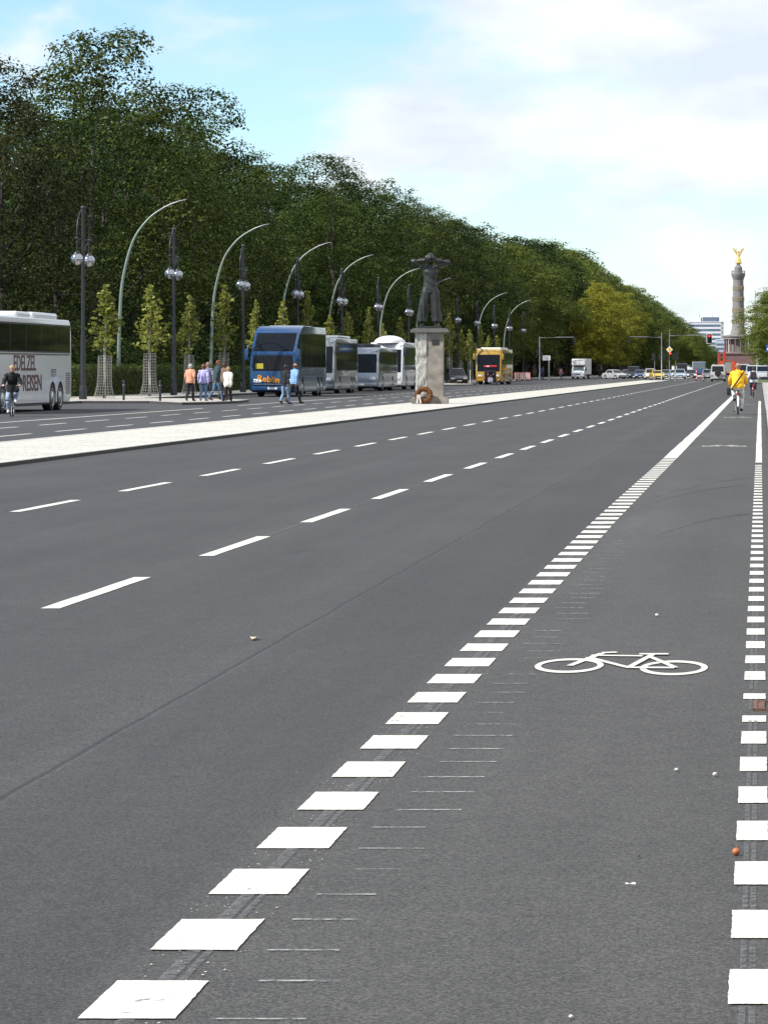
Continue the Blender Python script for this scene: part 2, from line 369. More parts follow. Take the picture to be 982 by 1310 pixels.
g = nb(); rect(g, -7000, -200, 7000, 14000, -.06); struct('ground', g, M_SOIL)
# carriageways: one sheet each side of the median, each a little uneven along its length as roads are
def strip(bm, x0, x1, y0, y1, z, nx=1):
    ys = [y0]; y = y0
    while y < y1:
        y = min(y1, y+max(1.5, .05*max(y, 20))); ys.append(y)
    prev = None
    for y in ys:
        row = [bm.verts.new((x0+(x1-x0)*k/nx, y, z)) for k in range(nx+1)]
        if prev:
            for k in range(nx): bm.faces.new((prev[k], prev[k+1], row[k+1], row[k]))
        prev = row
g = nb(); strip(g, -13.7, .4, -30, 1900, 0); struct('road', g, M_ASPH)
g = nb(); strip(g, -31.2, -13.7, -30, 1900, 0); struct('road_far_side', g, M_ASPH2)
g = nb(); rect(g, -400, 446, 400, 494, .004); struct('cross_street', g, M_ASPH2)
# median: pale mosaic paving between granite kerbs
def kerbed(name, pts, top, mtop, kw=.15, mk=M_KERB):
    """raised surface with its kerb stones as its edge"""
    cx = sum(p[0] for p in pts)/len(pts); cy_ = sum(p[1] for p in pts)/len(pts)
    n = len(pts); inner = []
    for i in range(n):
        p0, p1, p2 = Vector(pts[i-1]), Vector(pts[i]), Vector(pts[(i+1) % n])
        d1 = (p1-p0).normalized(); d2 = (p2-p1).normalized()
        n1_, n2_ = Vector((-d1.y, d1.x)), Vector((-d2.y, d2.x)); b = (n1_+n2_)
        b = b/max(.35, b.dot(n1_)) if b.length > 1e-6 else n1_
        inner.append(p1+b*kw)
    g = nb(); f = g.faces.new([g.verts.new((p.x, p.y, top-.004)) for p in inner])
    bmesh.ops.triangulate(g, faces=[f]); struct(name, g, mtop)
    k = nb()
    lo = [k.verts.new((p[0], p[1], -.03)) for p in pts]; hi = [k.verts.new((p[0], p[1], top-.012)) for p in pts]
    hb = [k.verts.new((p[0]*.9+q.x*.1, p[1]*.9+q.y*.1, top)) for p, q in zip(pts, inner)]
    hin = [k.verts.new((q.x, q.y, top)) for q in inner]; dn = [k.verts.new((q.x, q.y, top-.1)) for q in inner]
    for i in range(n):
        j = (i+1) % n
        for A, B in ((lo, hi), (hi, hb), (hb, hin), (hin, dn)): k.faces.new((A[i], A[j], B[j], B[i]))
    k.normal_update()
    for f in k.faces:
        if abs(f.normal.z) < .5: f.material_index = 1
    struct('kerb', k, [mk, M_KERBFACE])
def jx(x, y, a=.02): return x+noise.noise(Vector((x*3, y*.11, 0)))*a
def long_pts(x0, x1, y0, y1, nose0=False, nose1=False):
    ys = [y0]; y = y0
    while y < y1: y = min(y1, y+max(4, y*.08)); ys.append(y)
    right = [(jx(x1, y), y) for y in ys]; left = [(jx(x0, y), y) for y in ys[::-1]]
    mid = (x0+x1)/2; h = (x1-x0)/2
    nz1 = [(mid+h*math.cos(a), y1+h*1.6*math.sin(a)) for a in [math.pi*k/8 for k in range(1, 8)]] if nose1 else []
    nz0 = [(mid-h*math.cos(a), y0-h*1.6*math.sin(a)) for a in [math.pi*k/8 for k in range(1, 8)]] if nose0 else []
    return right+nz1+left+nz0
MX0, MX1 = -15.42, -12.0
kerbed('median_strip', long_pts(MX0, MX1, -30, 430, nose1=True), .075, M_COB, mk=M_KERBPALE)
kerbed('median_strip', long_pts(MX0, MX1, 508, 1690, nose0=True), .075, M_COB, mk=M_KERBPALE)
PX = -30.7
kerbed('pavement', long_pts(-38.2, PX, -30, 440), .12, M_SLAB)
kerbed('pavement', long_pts(-38.2, PX+2.2, 500, 1700), .12, M_SLAB)
kerbed('pavement', [(-30.74, 162), (-30.74, 148.2), (-27.6, 148.2), (-24.9, 141.2), (-24.0, 143.5), (-23.6, 148), (-24.0, 154), (-27, 160)], .12, M_SLAB)
kerbed('pavement', [(-30.74, 322), (-30.74, 306), (-28.5, 306.5), (-27.4, 309.5), (-27.4, 317), (-28.5, 321)], .12, M_SLAB)
kerbed('pavement', long_pts(.2, 7, -30, 352), .1, M_SLAB)
kerbed('grass_verge', long_pts(-.45, 7, 352.5, 440), .1, M_GRASS)
kerbed('grass_verge', long_pts(.3, 9, 500, 1700), .1, M_GRASS)
# ---- painted markings
def xs_left(Y):   # measured drift of the block line's outer edge
    T = [(7, -1.624), (12, -1.624), (20, -1.655), (25, -1.674), (33, -1.698), (40, -1.694), (54, -1.678), (80, -1.666), (178, -1.64), (600, -1.64)]
    for (a, xa), (b, xb) in zip(T, T[1:]):
        if Y <= b: return xa+(xb-xa)*max(0, Y-a)/(b-a)
    return T[-1][1]
ZP = .004
def block(bm, x0, x1, y0, y1, z=ZP, jit=.0016, n=14):
    """one painted block with a slightly ragged edge"""
    pts = []
    J = lambda: random.uniform(-jit, jit)
    for k in range(n): pts.append((x0+(x1-x0)*k/n, y0+J()*1.6))
    for k in range(n): pts.append((x1+J(), y0+(y1-y0)*k/n))
    for k in range(n): pts.append((x1-(x1-x0)*k/n, y1+J()*1.6))
    for k in range(n): pts.append((x0+J(), y1-(y1-y0)*k/n))
    bm.faces.new([bm.verts.new((x, y, z)) for x, y in pts])
def spatter(bm, x0, x1, y0, y1, n):
    for _ in range(n):
        x, y = random.uniform(x0, x1), random.uniform(y0, y1); s = random.uniform(.0015, .004)
        k = random.randint(4, 6); a0 = random.random()*6
        bm.faces.new([bm.verts.new((x+s*math.cos(a0+6.283*i/k), y+s*random.uniform(1, 1.7)*math.sin(a0+6.283*i/k), ZP)) for i in range(k)])
g = nb(); gp = nb(); gh = nb()
PER, LEN = .9245, .485
y = 7.80-2*PER; k = 0
while y < 56:
    x0 = xs_left(y); ww = .232
    block(g, x0, x0+ww, y, y+LEN, jit=.0016 if y < 25 else .003)
    if y < 26: spatter(g, x0-.01, x0+ww+.03, y+LEN, y+PER, int(26*(1-y/34)))
    # primer streak left between the blocks
    rect(gp, x0+ww*.43, y+LEN+.004, x0+ww*.60, y+PER-.004, ZP); 
    if k % 3 != 1: rect(gp, x0+ww*.66, y+LEN+.004, x0+ww*.74, y+PER-.004, ZP)
    for yy in (y+LEN, y+PER):
        if yy < 36 and random.random() < .95:
            a = random.uniform(.31, .38); l = random.uniform(.15, .25)
            t = random.uniform(.004, .012)*(1+yy*.012)
            quad(gh, (x0+a, yy-t, ZP), (x0+a+l, yy-t+random.uniform(-.01, .01), ZP), (x0+a+l, yy+t, ZP), (x0+a, yy+t, ZP))
    y += PER; k += 1
yy = y
while yy < 330:     # solid from here on
    y2 = yy+6; block(g, xs_left(yy), xs_left(yy)+.235, yy, y2+.001, jit=.006, n=3); yy = y2
struct('lane_marking', g, M_PAINT); struct('primer_streak', gp, M_PRE); struct('ghost_marking', gh, M_GHOST)
g = nb(); gp = nb()
y = 7.98-2*PER; k = 0
DRAIN_Y = 15.03
while y < 53:
    y0, y1 = y, y+.46
    if not (y0 < 15.7 and y1 > 14.3): block(g, -.079, .026, y0, y1, jit=.0015)
    if y < 40: rect(gp, -.052, y1+.004, -.036, y+PER-.03, ZP); rect(gp, -.028, y1+.004, -.012, y+PER-.03, ZP)
    y += PER; k += 1
block(g, -.079, .026, 14.36, 14.62); block(g, -.079, .026, 15.36, 15.62)
yy = 54.2
while yy < 158: y2 = min(158, yy+5); block(g, -.079, .03, yy, y2+.001, jit=.004, n=3); yy = y2
yy = 178
struct('lane_marking', g, M_PAINT); struct('primer_streak', gp, M_PRE)
def dashes(xa, wd, ph, per, ln, y1, drift=0., streak=True, gap=None):
    g = nb(); s = nb(); y = ph
    while y < y1:
        if gap is None or not (gap[0] < y < gap[1]):
            x = xa+noise.noise(Vector((xa, y*.03, 3)))*.04
            block(g, x-wd/2, x+wd/2, y, y+ln, jit=.005, n=4)
            if streak and random.random() < .4: rect(s, x-.012, y+ln+.01, x+.012, y+per-.01, ZP)
        y += per
    struct('lane_marking', g, M_PAINT)
    if streak: struct('primer_streak', s, M_PRE)
    else: s.free()
# dash positions fitted to the photograph: first near ends at 21.2 m and 35.5 m
dashes(-4.56, .125, 21.17-2*5.95, 5.95, 3.18, 1500, gap=(436, 502))
dashes(-8.07, .125, 35.5-5*6.0, 6.0, 3.2, 1500, gap=(436, 502))
dashes(-17.45, .12, 81.2-7*6.3, 6.3, 3.6, 1500, gap=(436, 502))
dashes(-19.85, .12, 90.3-6*6.15, 6.15, 3.5, 1500, gap=(436, 502))
g = nb(); block(g, -22.0, -21.85, 60, 129, n=4); block(g, -22.2, -22.05, 139, 182, n=4); struct('lane_marking', g, M_PAINT)
dashes(-22.3, .12, 186, 3.0, 1.5, 440, streak=False)
g = nb()
for i in range(14): rect(g, -11.6+i*.75, 436.5, -11.15+i*.75, 438.3, ZP)   # stop line and crossing at the junction
struct('crossing_marking', g, M_PAINT)
# faint arcs of tyre rubber across the cycle lane
g = nb()
for (xa, ya), (xb, yb), sag in (((-1.30, 39.2), (-.12, 46.5), 1.3), ((-.95, 30.6), (-.10, 35.0), .8), ((-1.32, 37.2), (-.2, 43.6), 1.2)):
    prev = None
    for k in range(15):
        f = k/14; x = xa+(xb-xa)*f; y_ = ya+(yb-ya)*f+sag*math.sin(math.pi*f); row = [g.verts.new((x-.02, y_-.34, .0025)), g.verts.new((x+.02, y_+.34, .0025))]
        if prev: g.faces.new((prev[0], row[0], row[1], prev[1]))
        prev = row
struct('tyre_mark', g, paint_mat('tyre_rubber_trace', (.025, .025, .025), .22, .36, .62, 3))
# bicycle symbols in the cycle lane
def bike_symbol(Y0, label, scale=1.):
    """Y0: the symbol's near edge; it lies across the lane, wheels left and right"""
    g = nb(); Wd, Hd = .902, 1.40
    U = lambda u, v: (-1.173+u*Wd, Y0+v*Hd)
    def ring(cu, cv, ru, rv, th):
        n = 44; o = []; i_ = []
        for k in range(n):
            a = 2*math.pi*k/n
            o.append(g.verts.new((*U(cu+ru*math.cos(a), cv+rv*math.sin(a)), ZP+.0005)))
            i_.append(g.verts.new((*U(cu+(ru-th)*math.cos(a), cv+(rv-th*2.35)*math.sin(a)), ZP+.0005)))
        for k in range(n): g.faces.new((o[k], o[(k+1) % n], i_[(k+1) % n], i_[k]))
    zz = [ZP+.001]
    def bar(u0, v0, u1, v1, t):
        a, b = Vector(U(u0, v0)), Vector(U(u1, v1)); d = b-a; n_ = Vector((-d.y, d.x)).normalized()
        # widen across the line; flatter bars are drawn thicker along the road
        n_ = Vector((n_.x*t*.55, n_.y*t*1.25)); zz[0] += .0004
        quad(g, (*(a-n_), zz[0]), (*(b-n_), zz[0]), (*(b+n_), zz[0]), (*(a+n_), zz[0]))
    ring(.198, .405, .198, .30, .036); ring(.805, .315, .195, .30, .036)
    bar(.20, .39, .35, .93, .034)       # fork and head tube
    bar(.345, .95, .435, .97, .030)     # handlebar
    bar(.29, .83, .60, .80, .030)       # top tube
    bar(.28, .74, .545, .31, .032)      # down tube
    bar(.535, .31, .81, .30, .032)      # chain stay
    bar(.545, .30, .665, .90, .032)     # seat tube
    bar(.645, .76, .815, .30, .030)     # seat stay
    bar(.575, .875, .75, .875, .032)    # saddle
    o = obj('bicycle_symbol', g, M_PAINT)
    tag(o, label, 'road marking', 'bicycle symbols in the cycle lane'); return o
bike_symbol(16.52, 'large white painted bicycle symbol, nearest one in the cycle lane')
for Y0, lb in ((65.2, 'white bicycle symbol lying in front of the yellow cyclist, second in the lane'), (104.2, 'white bicycle symbol beside the wheel of the yellow cyclist'),
               (143, 'distant white bicycle symbol between the two cyclists on the right'), (176, 'farthest white bicycle symbol, beside the dark cyclist')):
    bike_symbol(Y0, lb)
# ---- small things lying on the road
M_RUST = pm('rusty_iron', (.16, .085, .06), .8, .3, var=.5, scale=25, bump=.4)
t = thing('drain_grate', 'rusty iron drain grate beside the right-hand block line', 'drain', (.083, DRAIN_Y, 0))
g = nb(); 
for x in (-.115, .28): box(g, x, -.19, -.03, x+.02, .19, .012)
for yb in (-.19, .17): box(g, -.0949, yb, -.03, .2799, yb+.02, .0119)
obj('frame', g, M_RUST, t)
g = nb()
for i in range(6): box(g, -.094+i*.062, -.169, -.03, -.062+i*.062, .169, .008)
obj('bar', g, M_RUST, t)
g = nb(); ball(g, (-.077, 10.43, .0135), .0125, 14, 10); tube(g, [(-.077, 10.43, .025), (-.074, 10.433, .031)], .0013, 5)
tag(obj('fallen_fruit', g, pm('orange_fruit', (.42, .13, .04), .45, scale=60, var=.3)), 'small orange-brown fruit lying on the edge of the right block line', 'fruit')
g = nb(); tube(g, [(-.402, 9.80, .0105), (-.378, 9.80, .0105), (-.372, 9.80, .0095)], [.0042, .0042, .0038], 8)
tag(obj('cigarette_butt', g, pm('cigarette_paper', (.8, .79, .75), .7, var=.1, scale=200)), 'white cigarette butt lying on the bicycle lane asphalt', 'litter')
def pebble(px, py, r, col, lb, grp=None):
    Y = F_PX*CAM_H/(py-VY); g = nb(); ball(g, (gx(px, Y), Y, r*.62+.004), (r, r*1.2, r*.7), 8, 6)
    for v in g.verts: v.co += Vector((random.uniform(-.15, .15)*r, random.uniform(-.15, .15)*r, random.uniform(-.1, .1)*r))
    tag(obj('pebble', g, pm('pebble_%.2f' % col, (col, col*.98, col*.93), .8, scale=80, var=.3)), lb, 'pebble', grp)
pebble(865, 988, .009, .5, 'pale pebble on the asphalt of the bicycle lane, left of a pair')
pebble(914, 994, .010, .55, 'pale pebble on the asphalt nearest the right block line')
pebble(816, 1110-12, .005, .05, 'tiny dark pebble in front of the cigarette butt')
pebble(840, 789, .012, .6, 'white pebble beyond the painted bicycle symbol')
pebble(730, 1305, .006, .7, 'small white pebble at the bottom edge of the bicycle lane')
g = nb()
Y = F_PX*CAM_H/(820-VY)
lf = [(0, 0), (.022, .03), (.03, .085), (.0, .13), (-.03, .08), (-.02, .03)]
vs = [g.verts.new((gx(323, Y)+a*.9, Y+b, .008+.012*abs(a)*20+.004*math.sin(b*40))) for a, b in lf]; g.faces.new(vs)
r_ = bmesh.ops.extrude_face_region(g, geom=g.faces[:]); 
for v in r_['geom']:
    if isinstance(v, bmesh.types.BMVert): v.co.z += .004
tag(obj('fallen_leaf', g, pm('dry_leaf', (.55, .45, .28), .7, scale=60)), 'pale dry leaf lying on the joint between the asphalt lanes', 'leaf')
# ================================================================== TREES AND PLANTS
M_BARK = pm('tree_bark', (.04, .034, .027), .9, var=.4, scale=5, bump=.6)
M_PALEBARK = pm('young_tree_bark', (.30, .285, .25), .85, var=.25, scale=9, bump=.3)
LEAF = leaf_mat('broadleaf_foliage', (.006, .015, .0035), (.046, .074, .013), .18)
LEAF_OLIVE = leaf_mat('olive_foliage', (.010, .022, .005), (.080, .100, .018), .18)
LEAF_BRONZE = leaf_mat('reddish_foliage', (.009, .016, .005), (.056, .060, .018), .2)
LEAF_YELLOW = leaf_mat('yellowing_foliage', (.075, .105, .016), (.36, .34, .045), .35)
LEAF_GREEN = leaf_mat('fresh_green_foliage', (.05, .085, .016), (.17, .20, .04), .35)
LEAF_YOUNG = leaf_mat('young_tree_foliage', (.12, .14, .025), (.34, .35, .08), .4)
LEAF_HEDGE = leaf_mat('hedge_foliage', (.035, .06, .014), (.10, .13, .03))
def leaves_mesh(name, C, Nn, S, mat, aspect=.62):
    """rhombic leaf clumps at the points C, facing Nn, S metres long"""
    n = len(C); Nn = Nn/np.maximum(1e-6, np.linalg.norm(Nn, axis=1, keepdims=True))
    T = rng.normal(size=(n, 3)); T -= Nn*(T*Nn).sum(1, keepdims=True); T /= np.maximum(1e-6, np.linalg.norm(T, axis=1, keepdims=True))
    B = np.cross(Nn, T); h = (S*.5)[:, None]
    V = np.empty((n, 4, 3)); fold = Nn*h*.25
    V[:, 0] = C-T*h; V[:, 1] = C+B*h*aspect+fold+T*h*.12; V[:, 2] = C+T*h; V[:, 3] = C-B*h*aspect+fold+T*h*.12
    me = bpy.data.meshes.new(name); me.vertices.add(n*4); me.loops.add(n*4); me.polygons.add(n)
    me.vertices.foreach_set('co', V.reshape(-1).astype(np.float32)); me.loops.foreach_set('vertex_index', np.arange(n*4, dtype=np.int32))
    me.polygons.foreach_set('loop_start', np.arange(0, n*4, 4, dtype=np.int32)); me.polygons.foreach_set('loop_total', np.full(n, 4, dtype=np.int32))
    me.update(); me.validate(); me.materials.append(mat); return me
def sphere_dirs(n):
    d = rng.normal(size=(n, 3)); return d/np.linalg.norm(d, axis=1, keepdims=True)
def crown_points(lobes, per_m2, leaf, twig=.55):
    """leaf points of a crown: every bough carries leafy clumps over its shell, with holes between them; each clump is fullest on its upper, outer side"""
    C = []; Nn = []
    for c, r in lobes:
        area = 4*math.pi*r*r; n = max(5, int(area/(twig*twig*2.3)))
        d = sphere_dirs(n); d[:, 2] = np.where(d[:, 2] < -.45, -d[:, 2], d[:, 2])
        rad = r*(1-.5*rng.random(n)**2.5)*(1+.13*rng.normal(size=n)); cc = np.array(c)+d*rad[:, None]*np.array([1, 1, .85])
        for t, dd in zip(cc, d):
            rc = twig*rng.uniform(.55, 1.25); k = max(3, int(area*per_m2/n*(rc/twig)**2))
            q = sphere_dirs(k); f = q@(dd*.55+np.array([0, 0, .6])); q = np.where((f < -.25)[:, None], -q, q)
            C.append(t+q*rc*(.55+.5*rng.random((k, 1)))*np.array([1.15, 1.15, .72])); Nn.append(q*.9+np.array([0, 0, .45])+rng.normal(size=(k, 3))*.28)
    return np.concatenate(C), np.concatenate(Nn)
def make_tree_meshes(name, H, rad, base, seed, mat, nl=24, leaf=.34, dens=9., shape='oval', trunk_r=.32):
    """trunk with limbs reaching into the boughs, and a crown of leaf clumps; returns (trunk mesh, crown mesh)"""
    global rng
    rng = np.random.default_rng(seed); rr = random.Random(seed)
    lobes = []; ch = H-base
    for i in range(nl):
        f = (i+.5)/nl; z = base+ch*(.06+.9*f)
        prof = {'oval': math.sin(math.pi*min(1, .24+.73*f))**.85, 'round': math.sin(math.pi*(.20+.76*f))**.7, 'cone': (1-f)**.7*.95+.06}[shape]
        a = i*2.399+rr.uniform(-.4, .4); q = rad*prof*rr.uniform(.45, .98)
        r = rad*rr.uniform(.27, .47)*(.72+.42*prof)
        if f > .82: q *= .7; r *= .8
        lobes.append(((q*math.cos(a), q*math.sin(a), min(z, H-r*.75)), r))
    for i in range(nl//3):     # sprays standing out of the outline
        a = rr.uniform(0, 6.28); f = rr.uniform(.35, 1); q = rad*rr.uniform(.75, 1.05)*math.sin(math.pi*min(1, .14+.8*f))**.6
        lobes.append(((q*math.cos(a), q*math.sin(a), base+ch*f*.97), rad*rr.uniform(.12, .2)))
    C, Nn = crown_points(lobes, dens, leaf, .8)
    S = leaf*(.65+.7*rng.random(len(C)))
    crown = leaves_mesh(name+'_crown', C, Nn, S, mat)
    g = nb(); top = base+ch*.62
    pts = []; rad_ = []
    for k in range(9):
        f = k/8; pts.append((.25*math.sin(f*2.1+seed), .22*math.sin(f*2.9+seed*2), top*f-.1)); rad_.append(trunk_r*(1.35 if k == 0 else 1)*(1-.72*f))
    tube(g, pts, rad_, 10)
    for c, r in lobes[::2]:
        f = min(.95, max(.22, (c[2]-2.2)/top*.72)); k = f*8; i = min(7, int(k)); p = Vector(pts[i]).lerp(Vector(pts[i+1]), k-i)
        m = p.lerp(Vector(c), .5)+Vector((0, 0, -.35)); r0 = trunk_r*(1-.72*f)*.6
        tube(g, [p, m, Vector(c)], [r0, r0*.6, r0*.22], 6)
    me = bpy.data.meshes.new(name+'_trunk'); bmesh.ops.recalc_face_normals(g, faces=g.faces); g.to_mesh(me); g.free(); me.materials.append(M_BARK); me.shade_smooth()
    return me, crown
def plant_tree(kind, meshes, loc, s, rz, label, cat='tree', group=None, sz=None):
    t = thing(kind, label, cat, loc, rz, group); t.scale = (s, s, sz or s)
    for n, me in zip(('trunk', 'crown'), meshes):
        o = bpy.data.objects.new(n, me); COL.objects.link(o); o.parent = t
    return t
TV = [make_tree_meshes('broadleaf_a', 22, 6.9, 3.0, 11, LEAF, 17, leaf=.235, dens=18), make_tree_meshes('broadleaf_b', 22, 6.0, 2.4, 12, LEAF, 16, shape='round', leaf=.215, dens=20),
      make_tree_meshes('broadleaf_c', 22, 7.4, 3.2, 13, LEAF, 19, leaf=.21, dens=19), make_tree_meshes('broadleaf_d', 22, 5.6, 2.6, 14, LEAF, 15, leaf=.25, dens=16)]
TVD = [make_tree_meshes('dense_a', 22, 7.2, 2.4, 21, LEAF, 30, leaf=.30, dens=13, shape='round'), make_tree_meshes('dense_b', 22, 6.6, 2.2, 22, LEAF, 28, leaf=.30, dens=13)]
def recolour(pair, mat):
    c = pair[1].copy(); c.materials.clear(); c.materials.append(mat); return (pair[0], c)
TV_O = [recolour(TV[0], LEAF_OLIVE), recolour(TV[2], LEAF_OLIVE)]
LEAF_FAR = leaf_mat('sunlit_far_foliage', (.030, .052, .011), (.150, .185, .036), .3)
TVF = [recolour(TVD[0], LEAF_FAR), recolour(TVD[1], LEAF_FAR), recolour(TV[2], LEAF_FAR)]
TV_B = [recolour(TV[1], LEAF_BRONZE)]
TV_Y = [recolour(TVD[0], LEAF_YELLOW), recolour(TVD[1], LEAF_YELLOW)]
TV_G = [recolour(TVD[0], LEAF_GREEN), recolour(TVD[1], LEAF_GREEN)]
rt = random.Random(5)
# measured skyline of the left-hand wood: (x, y) in the photograph's own scale, turned into heights where each tree stands
SKY = [(-60, 55), (0, 48), (28, 82), (52, 38), (90, 24), (140, 30), (165, 60), (182, 78), (215, 112), (250, 118), (285, 140), (320, 146), (350, 162), (392, 172), (420, 195), (450, 222), (480, 236), (520, 248),
       (560, 262), (600, 292), (640, 306), (700, 308), (735, 322), (760, 346), (790, 358), (830, 384), (860, 402), (890, 422), (910, 440), (930, 452)]
def sky_at(x):
    for (a, ya), (b, yb) in zip(SKY, SKY[1:]):
        if x <= b: return ya+(yb-ya)*max(0, x-a)/(b-a)
    return SKY[-1][1]
FT = []
def lamp_word(px):
    xs = [972-32*F_PX/(155+24*k) for k in range(13)]; k = min(range(13), key=lambda i: abs(xs[i]-px))
    return ORD[k]
y = 174.; i = 0
while y < 1640:
    X = -46.3+rt.uniform(-4.5, 2.6) if y < 560 else -43.5+rt.uniform(-1.5, 1.5)
    px = VX+F_PX*X/y; H = gz(sky_at(px)+6, y)*rt.choice((.76, .86, .97, 1.0, 1.04))
    H = min(max(H, 15), 29)
    if y < 200: X = -45.2; H = 19.5
    FT.append((X, y, H, px)); y += rt.uniform(10, 16.5) if 200 < y < 330 else rt.uniform(8.5, 14) if y < 430 else (rt.uniform(9, 12) if y < 900 else rt.uniform(14, 20)); i += 1
used = {}
for i, (X, y, H, px) in enumerate(FT):
    s = H/22.; far = y > 520
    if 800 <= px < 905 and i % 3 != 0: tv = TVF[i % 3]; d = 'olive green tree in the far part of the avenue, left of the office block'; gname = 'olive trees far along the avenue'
    elif px < 34 : tv = TV_B[0]; d = 'dark reddish-leaved tree at the left edge of the wood'; gname = 'reddish trees'
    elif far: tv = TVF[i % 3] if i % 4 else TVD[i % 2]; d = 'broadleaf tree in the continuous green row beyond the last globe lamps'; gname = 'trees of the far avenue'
    elif px > 520 and i % 4 == 1: tv = TV_B[0]; d = 'brownish-leaved tree in the wood above the statue and yellow coach'; gname = 'brownish trees'
    elif i % 3 == 1: tv = TV_O[i % 2]; d = 'tall olive green tree at the edge of the wood behind the %s globe lamp' % lamp_word(px); gname = 'olive trees at the edge of the wood'
    else: tv = TV[i % 4]; d = 'tall dark green tree at the edge of the wood behind the %s globe lamp' % lamp_word(px); gname = 'dark trees at the edge of the wood'
    w_ = s*rt.uniform(.88, 1.18)*(1.0 if y < 520 else 1.12)
    plant_tree('broadleaf_tree', tv, (X, y, -.06), w_, rt.uniform(0, 6.28), d, 'tree', gname, sz=s)
for X, y, H, r_, lb in ((-30.6, 622, 17.6, .78, 'yellowing rounded tree right of the white box truck, nearest of the yellow ones'), (-29.8, 690, 17.6, .82, 'yellowing tree just behind the nearest yellow one, above the silver car'), (-28.0, 785, 17, .9, 'olive-yellow tree above the traffic light arm over the taxi')):
    plant_tree('broadleaf_tree', TV_Y[int(y) % 2] if y < 750 else TVF[0], (X, y, -.06), r_, y, lb, 'tree', 'yellowing trees beyond the junction', sz=H/22)
# trees deeper in the wood, closing the gaps
y = 214.
while y < 640:
    X = -57+rt.uniform(-2, 2); px = VX+F_PX*X/y; H = min(25, max(15, gz(sky_at(px)+26, y)*rt.uniform(.85, .95)))
    plant_tree('broadleaf_tree', TV[rt.randrange(4)], (X, y, -.06), H/22*1.12, rt.uniform(0, 6.28), 'dark tree deeper in the wood, showing between the trees of its edge', 'tree', 'trees deeper in the wood', sz=H/22)
    y += rt.uniform(12, 16)
# trees on the right beyond the junction
for X, y, H, r_, lb in ((3.2, 640, 16.5, 1.0, 'bright green tree at the right edge of the photo, nearest right-hand tree beyond the junction'), (6.2, 668, 20, 1.05, 'green tree rising behind the nearest right-hand tree at the edge of the photo'),
                        (5.0, 652, 13, .8, 'low green tree beside the nearest right-hand tree'), (2.9, 698, 12.5, .7, 'smaller green tree behind the white vans on the right'),
                        (3.9, 760, 15, .8, 'green tree far along the right pavement, beside the victory column'), ):
    plant_tree('broadleaf_tree', TV_G[int(y) % 2], (X, y, 0), r_, rt.uniform(0, 6.28), lb, 'tree', 'trees on the right side', sz=H/22)
yy = 240.; k = 0
while yy < 640:     # the park's edge on the right, mirrored in the coach windows
    plant_tree('broadleaf_tree', TV_G[k % 2] if k % 3 == 0 else TV[k % 4], (15.5+(k % 2)*6, yy, -.06), .95, k*1.7, 'park tree on the right beyond the edge of the photo', 'tree', 'park trees beyond the right pavement'); yy += 10.5; k += 1
# trees at the roundabout, in front of the office block
for px, py, y in ((886, 421, 1150), (893, 430, 1230), (900, 437, 1330), (906, 446, 1420), (912, 453, 1500), (917, 459, 1580)):
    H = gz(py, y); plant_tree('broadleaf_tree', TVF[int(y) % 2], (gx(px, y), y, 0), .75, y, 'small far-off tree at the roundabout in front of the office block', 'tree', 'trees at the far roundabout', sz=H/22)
# the wood itself, one dark mass behind its edge trees
rng = np.random.default_rng(77); n = 64000
yy = 150+(rng.random(n)**1.7)*1600; xx = np.where(yy < 620, -66., np.where(yy < 800, -66+(yy-620)/180*12, -54.))+rng.normal(size=n)*1.6
C = np.stack([xx, yy, rng.random(n)**.9*(10+3*np.sin(yy*.13)+2*np.sin(yy*.041))], 1); S = (.7+.9*rng.random(n))*np.clip(yy/420, .75, 2.4)
C2 = C[:22000].copy(); C2[:, 0] = 33+rng.normal(size=22000)*2; C2[:, 1] = 220+620*rng.random(22000); C2[:, 2] = rng.random(22000)*15; S2 = (1.1+.9*rng.random(22000))
o = bpy.data.objects.new('woodland', leaves_mesh('woodland', C2, rng.normal(size=(22000, 3))*.7+np.array([-.8, -.3, .4]), S2, LEAF)); COL.objects.link(o); o['kind'] = 'stuff'
me = leaves_mesh('woodland', C, rng.normal(size=(n, 3))*.7+np.array([.8, -.3, .4]), S, LEAF); o = bpy.data.objects.new('woodland', me); COL.objects.link(o); o['kind'] = 'stuff'
# shrubs at the foot of the wood
def shrub_mesh(seed, mat, r=2.3, h=3.2):
    global rng
    rng = np.random.default_rng(seed); rr = random.Random(seed)
    lobes = [((rr.uniform(-1, 1)*r*.6, rr.uniform(-1, 1)*r*.6, rr.uniform(.25, .8)*h), r*rr.uniform(.32, .5)) for _ in range(11)]
    C, Nn = crown_points(lobes, 16, .2, .4); C[:, 2] = np.maximum(C[:, 2], .03)
    return leaves_mesh('shrub_foliage', C, Nn, .2*(.6+.7*rng.random(len(C))), mat)
SH = [shrub_mesh(31, LEAF), shrub_mesh(32, LEAF), shrub_mesh(33, LEAF_OLIVE)]
def shrub_stems(seed):
    rr = random.Random(seed); g = nb()
    for _ in range(6): tube(g, [(rr.uniform(-.2, .2), rr.uniform(-.2, .2), -.05), (rr.uniform(-.6, .6), rr.uniform(-.6, .6), 1.1), (rr.uniform(-1.1, 1.1), rr.uniform(-1.1, 1.1), 2.2)], [.05, .035, .015], 6)
    me = bpy.data.meshes.new('shrub_stem'); g.to_mesh(me); g.free(); me.materials.append(M_BARK); return me
SS = shrub_stems(3)
y = 160.
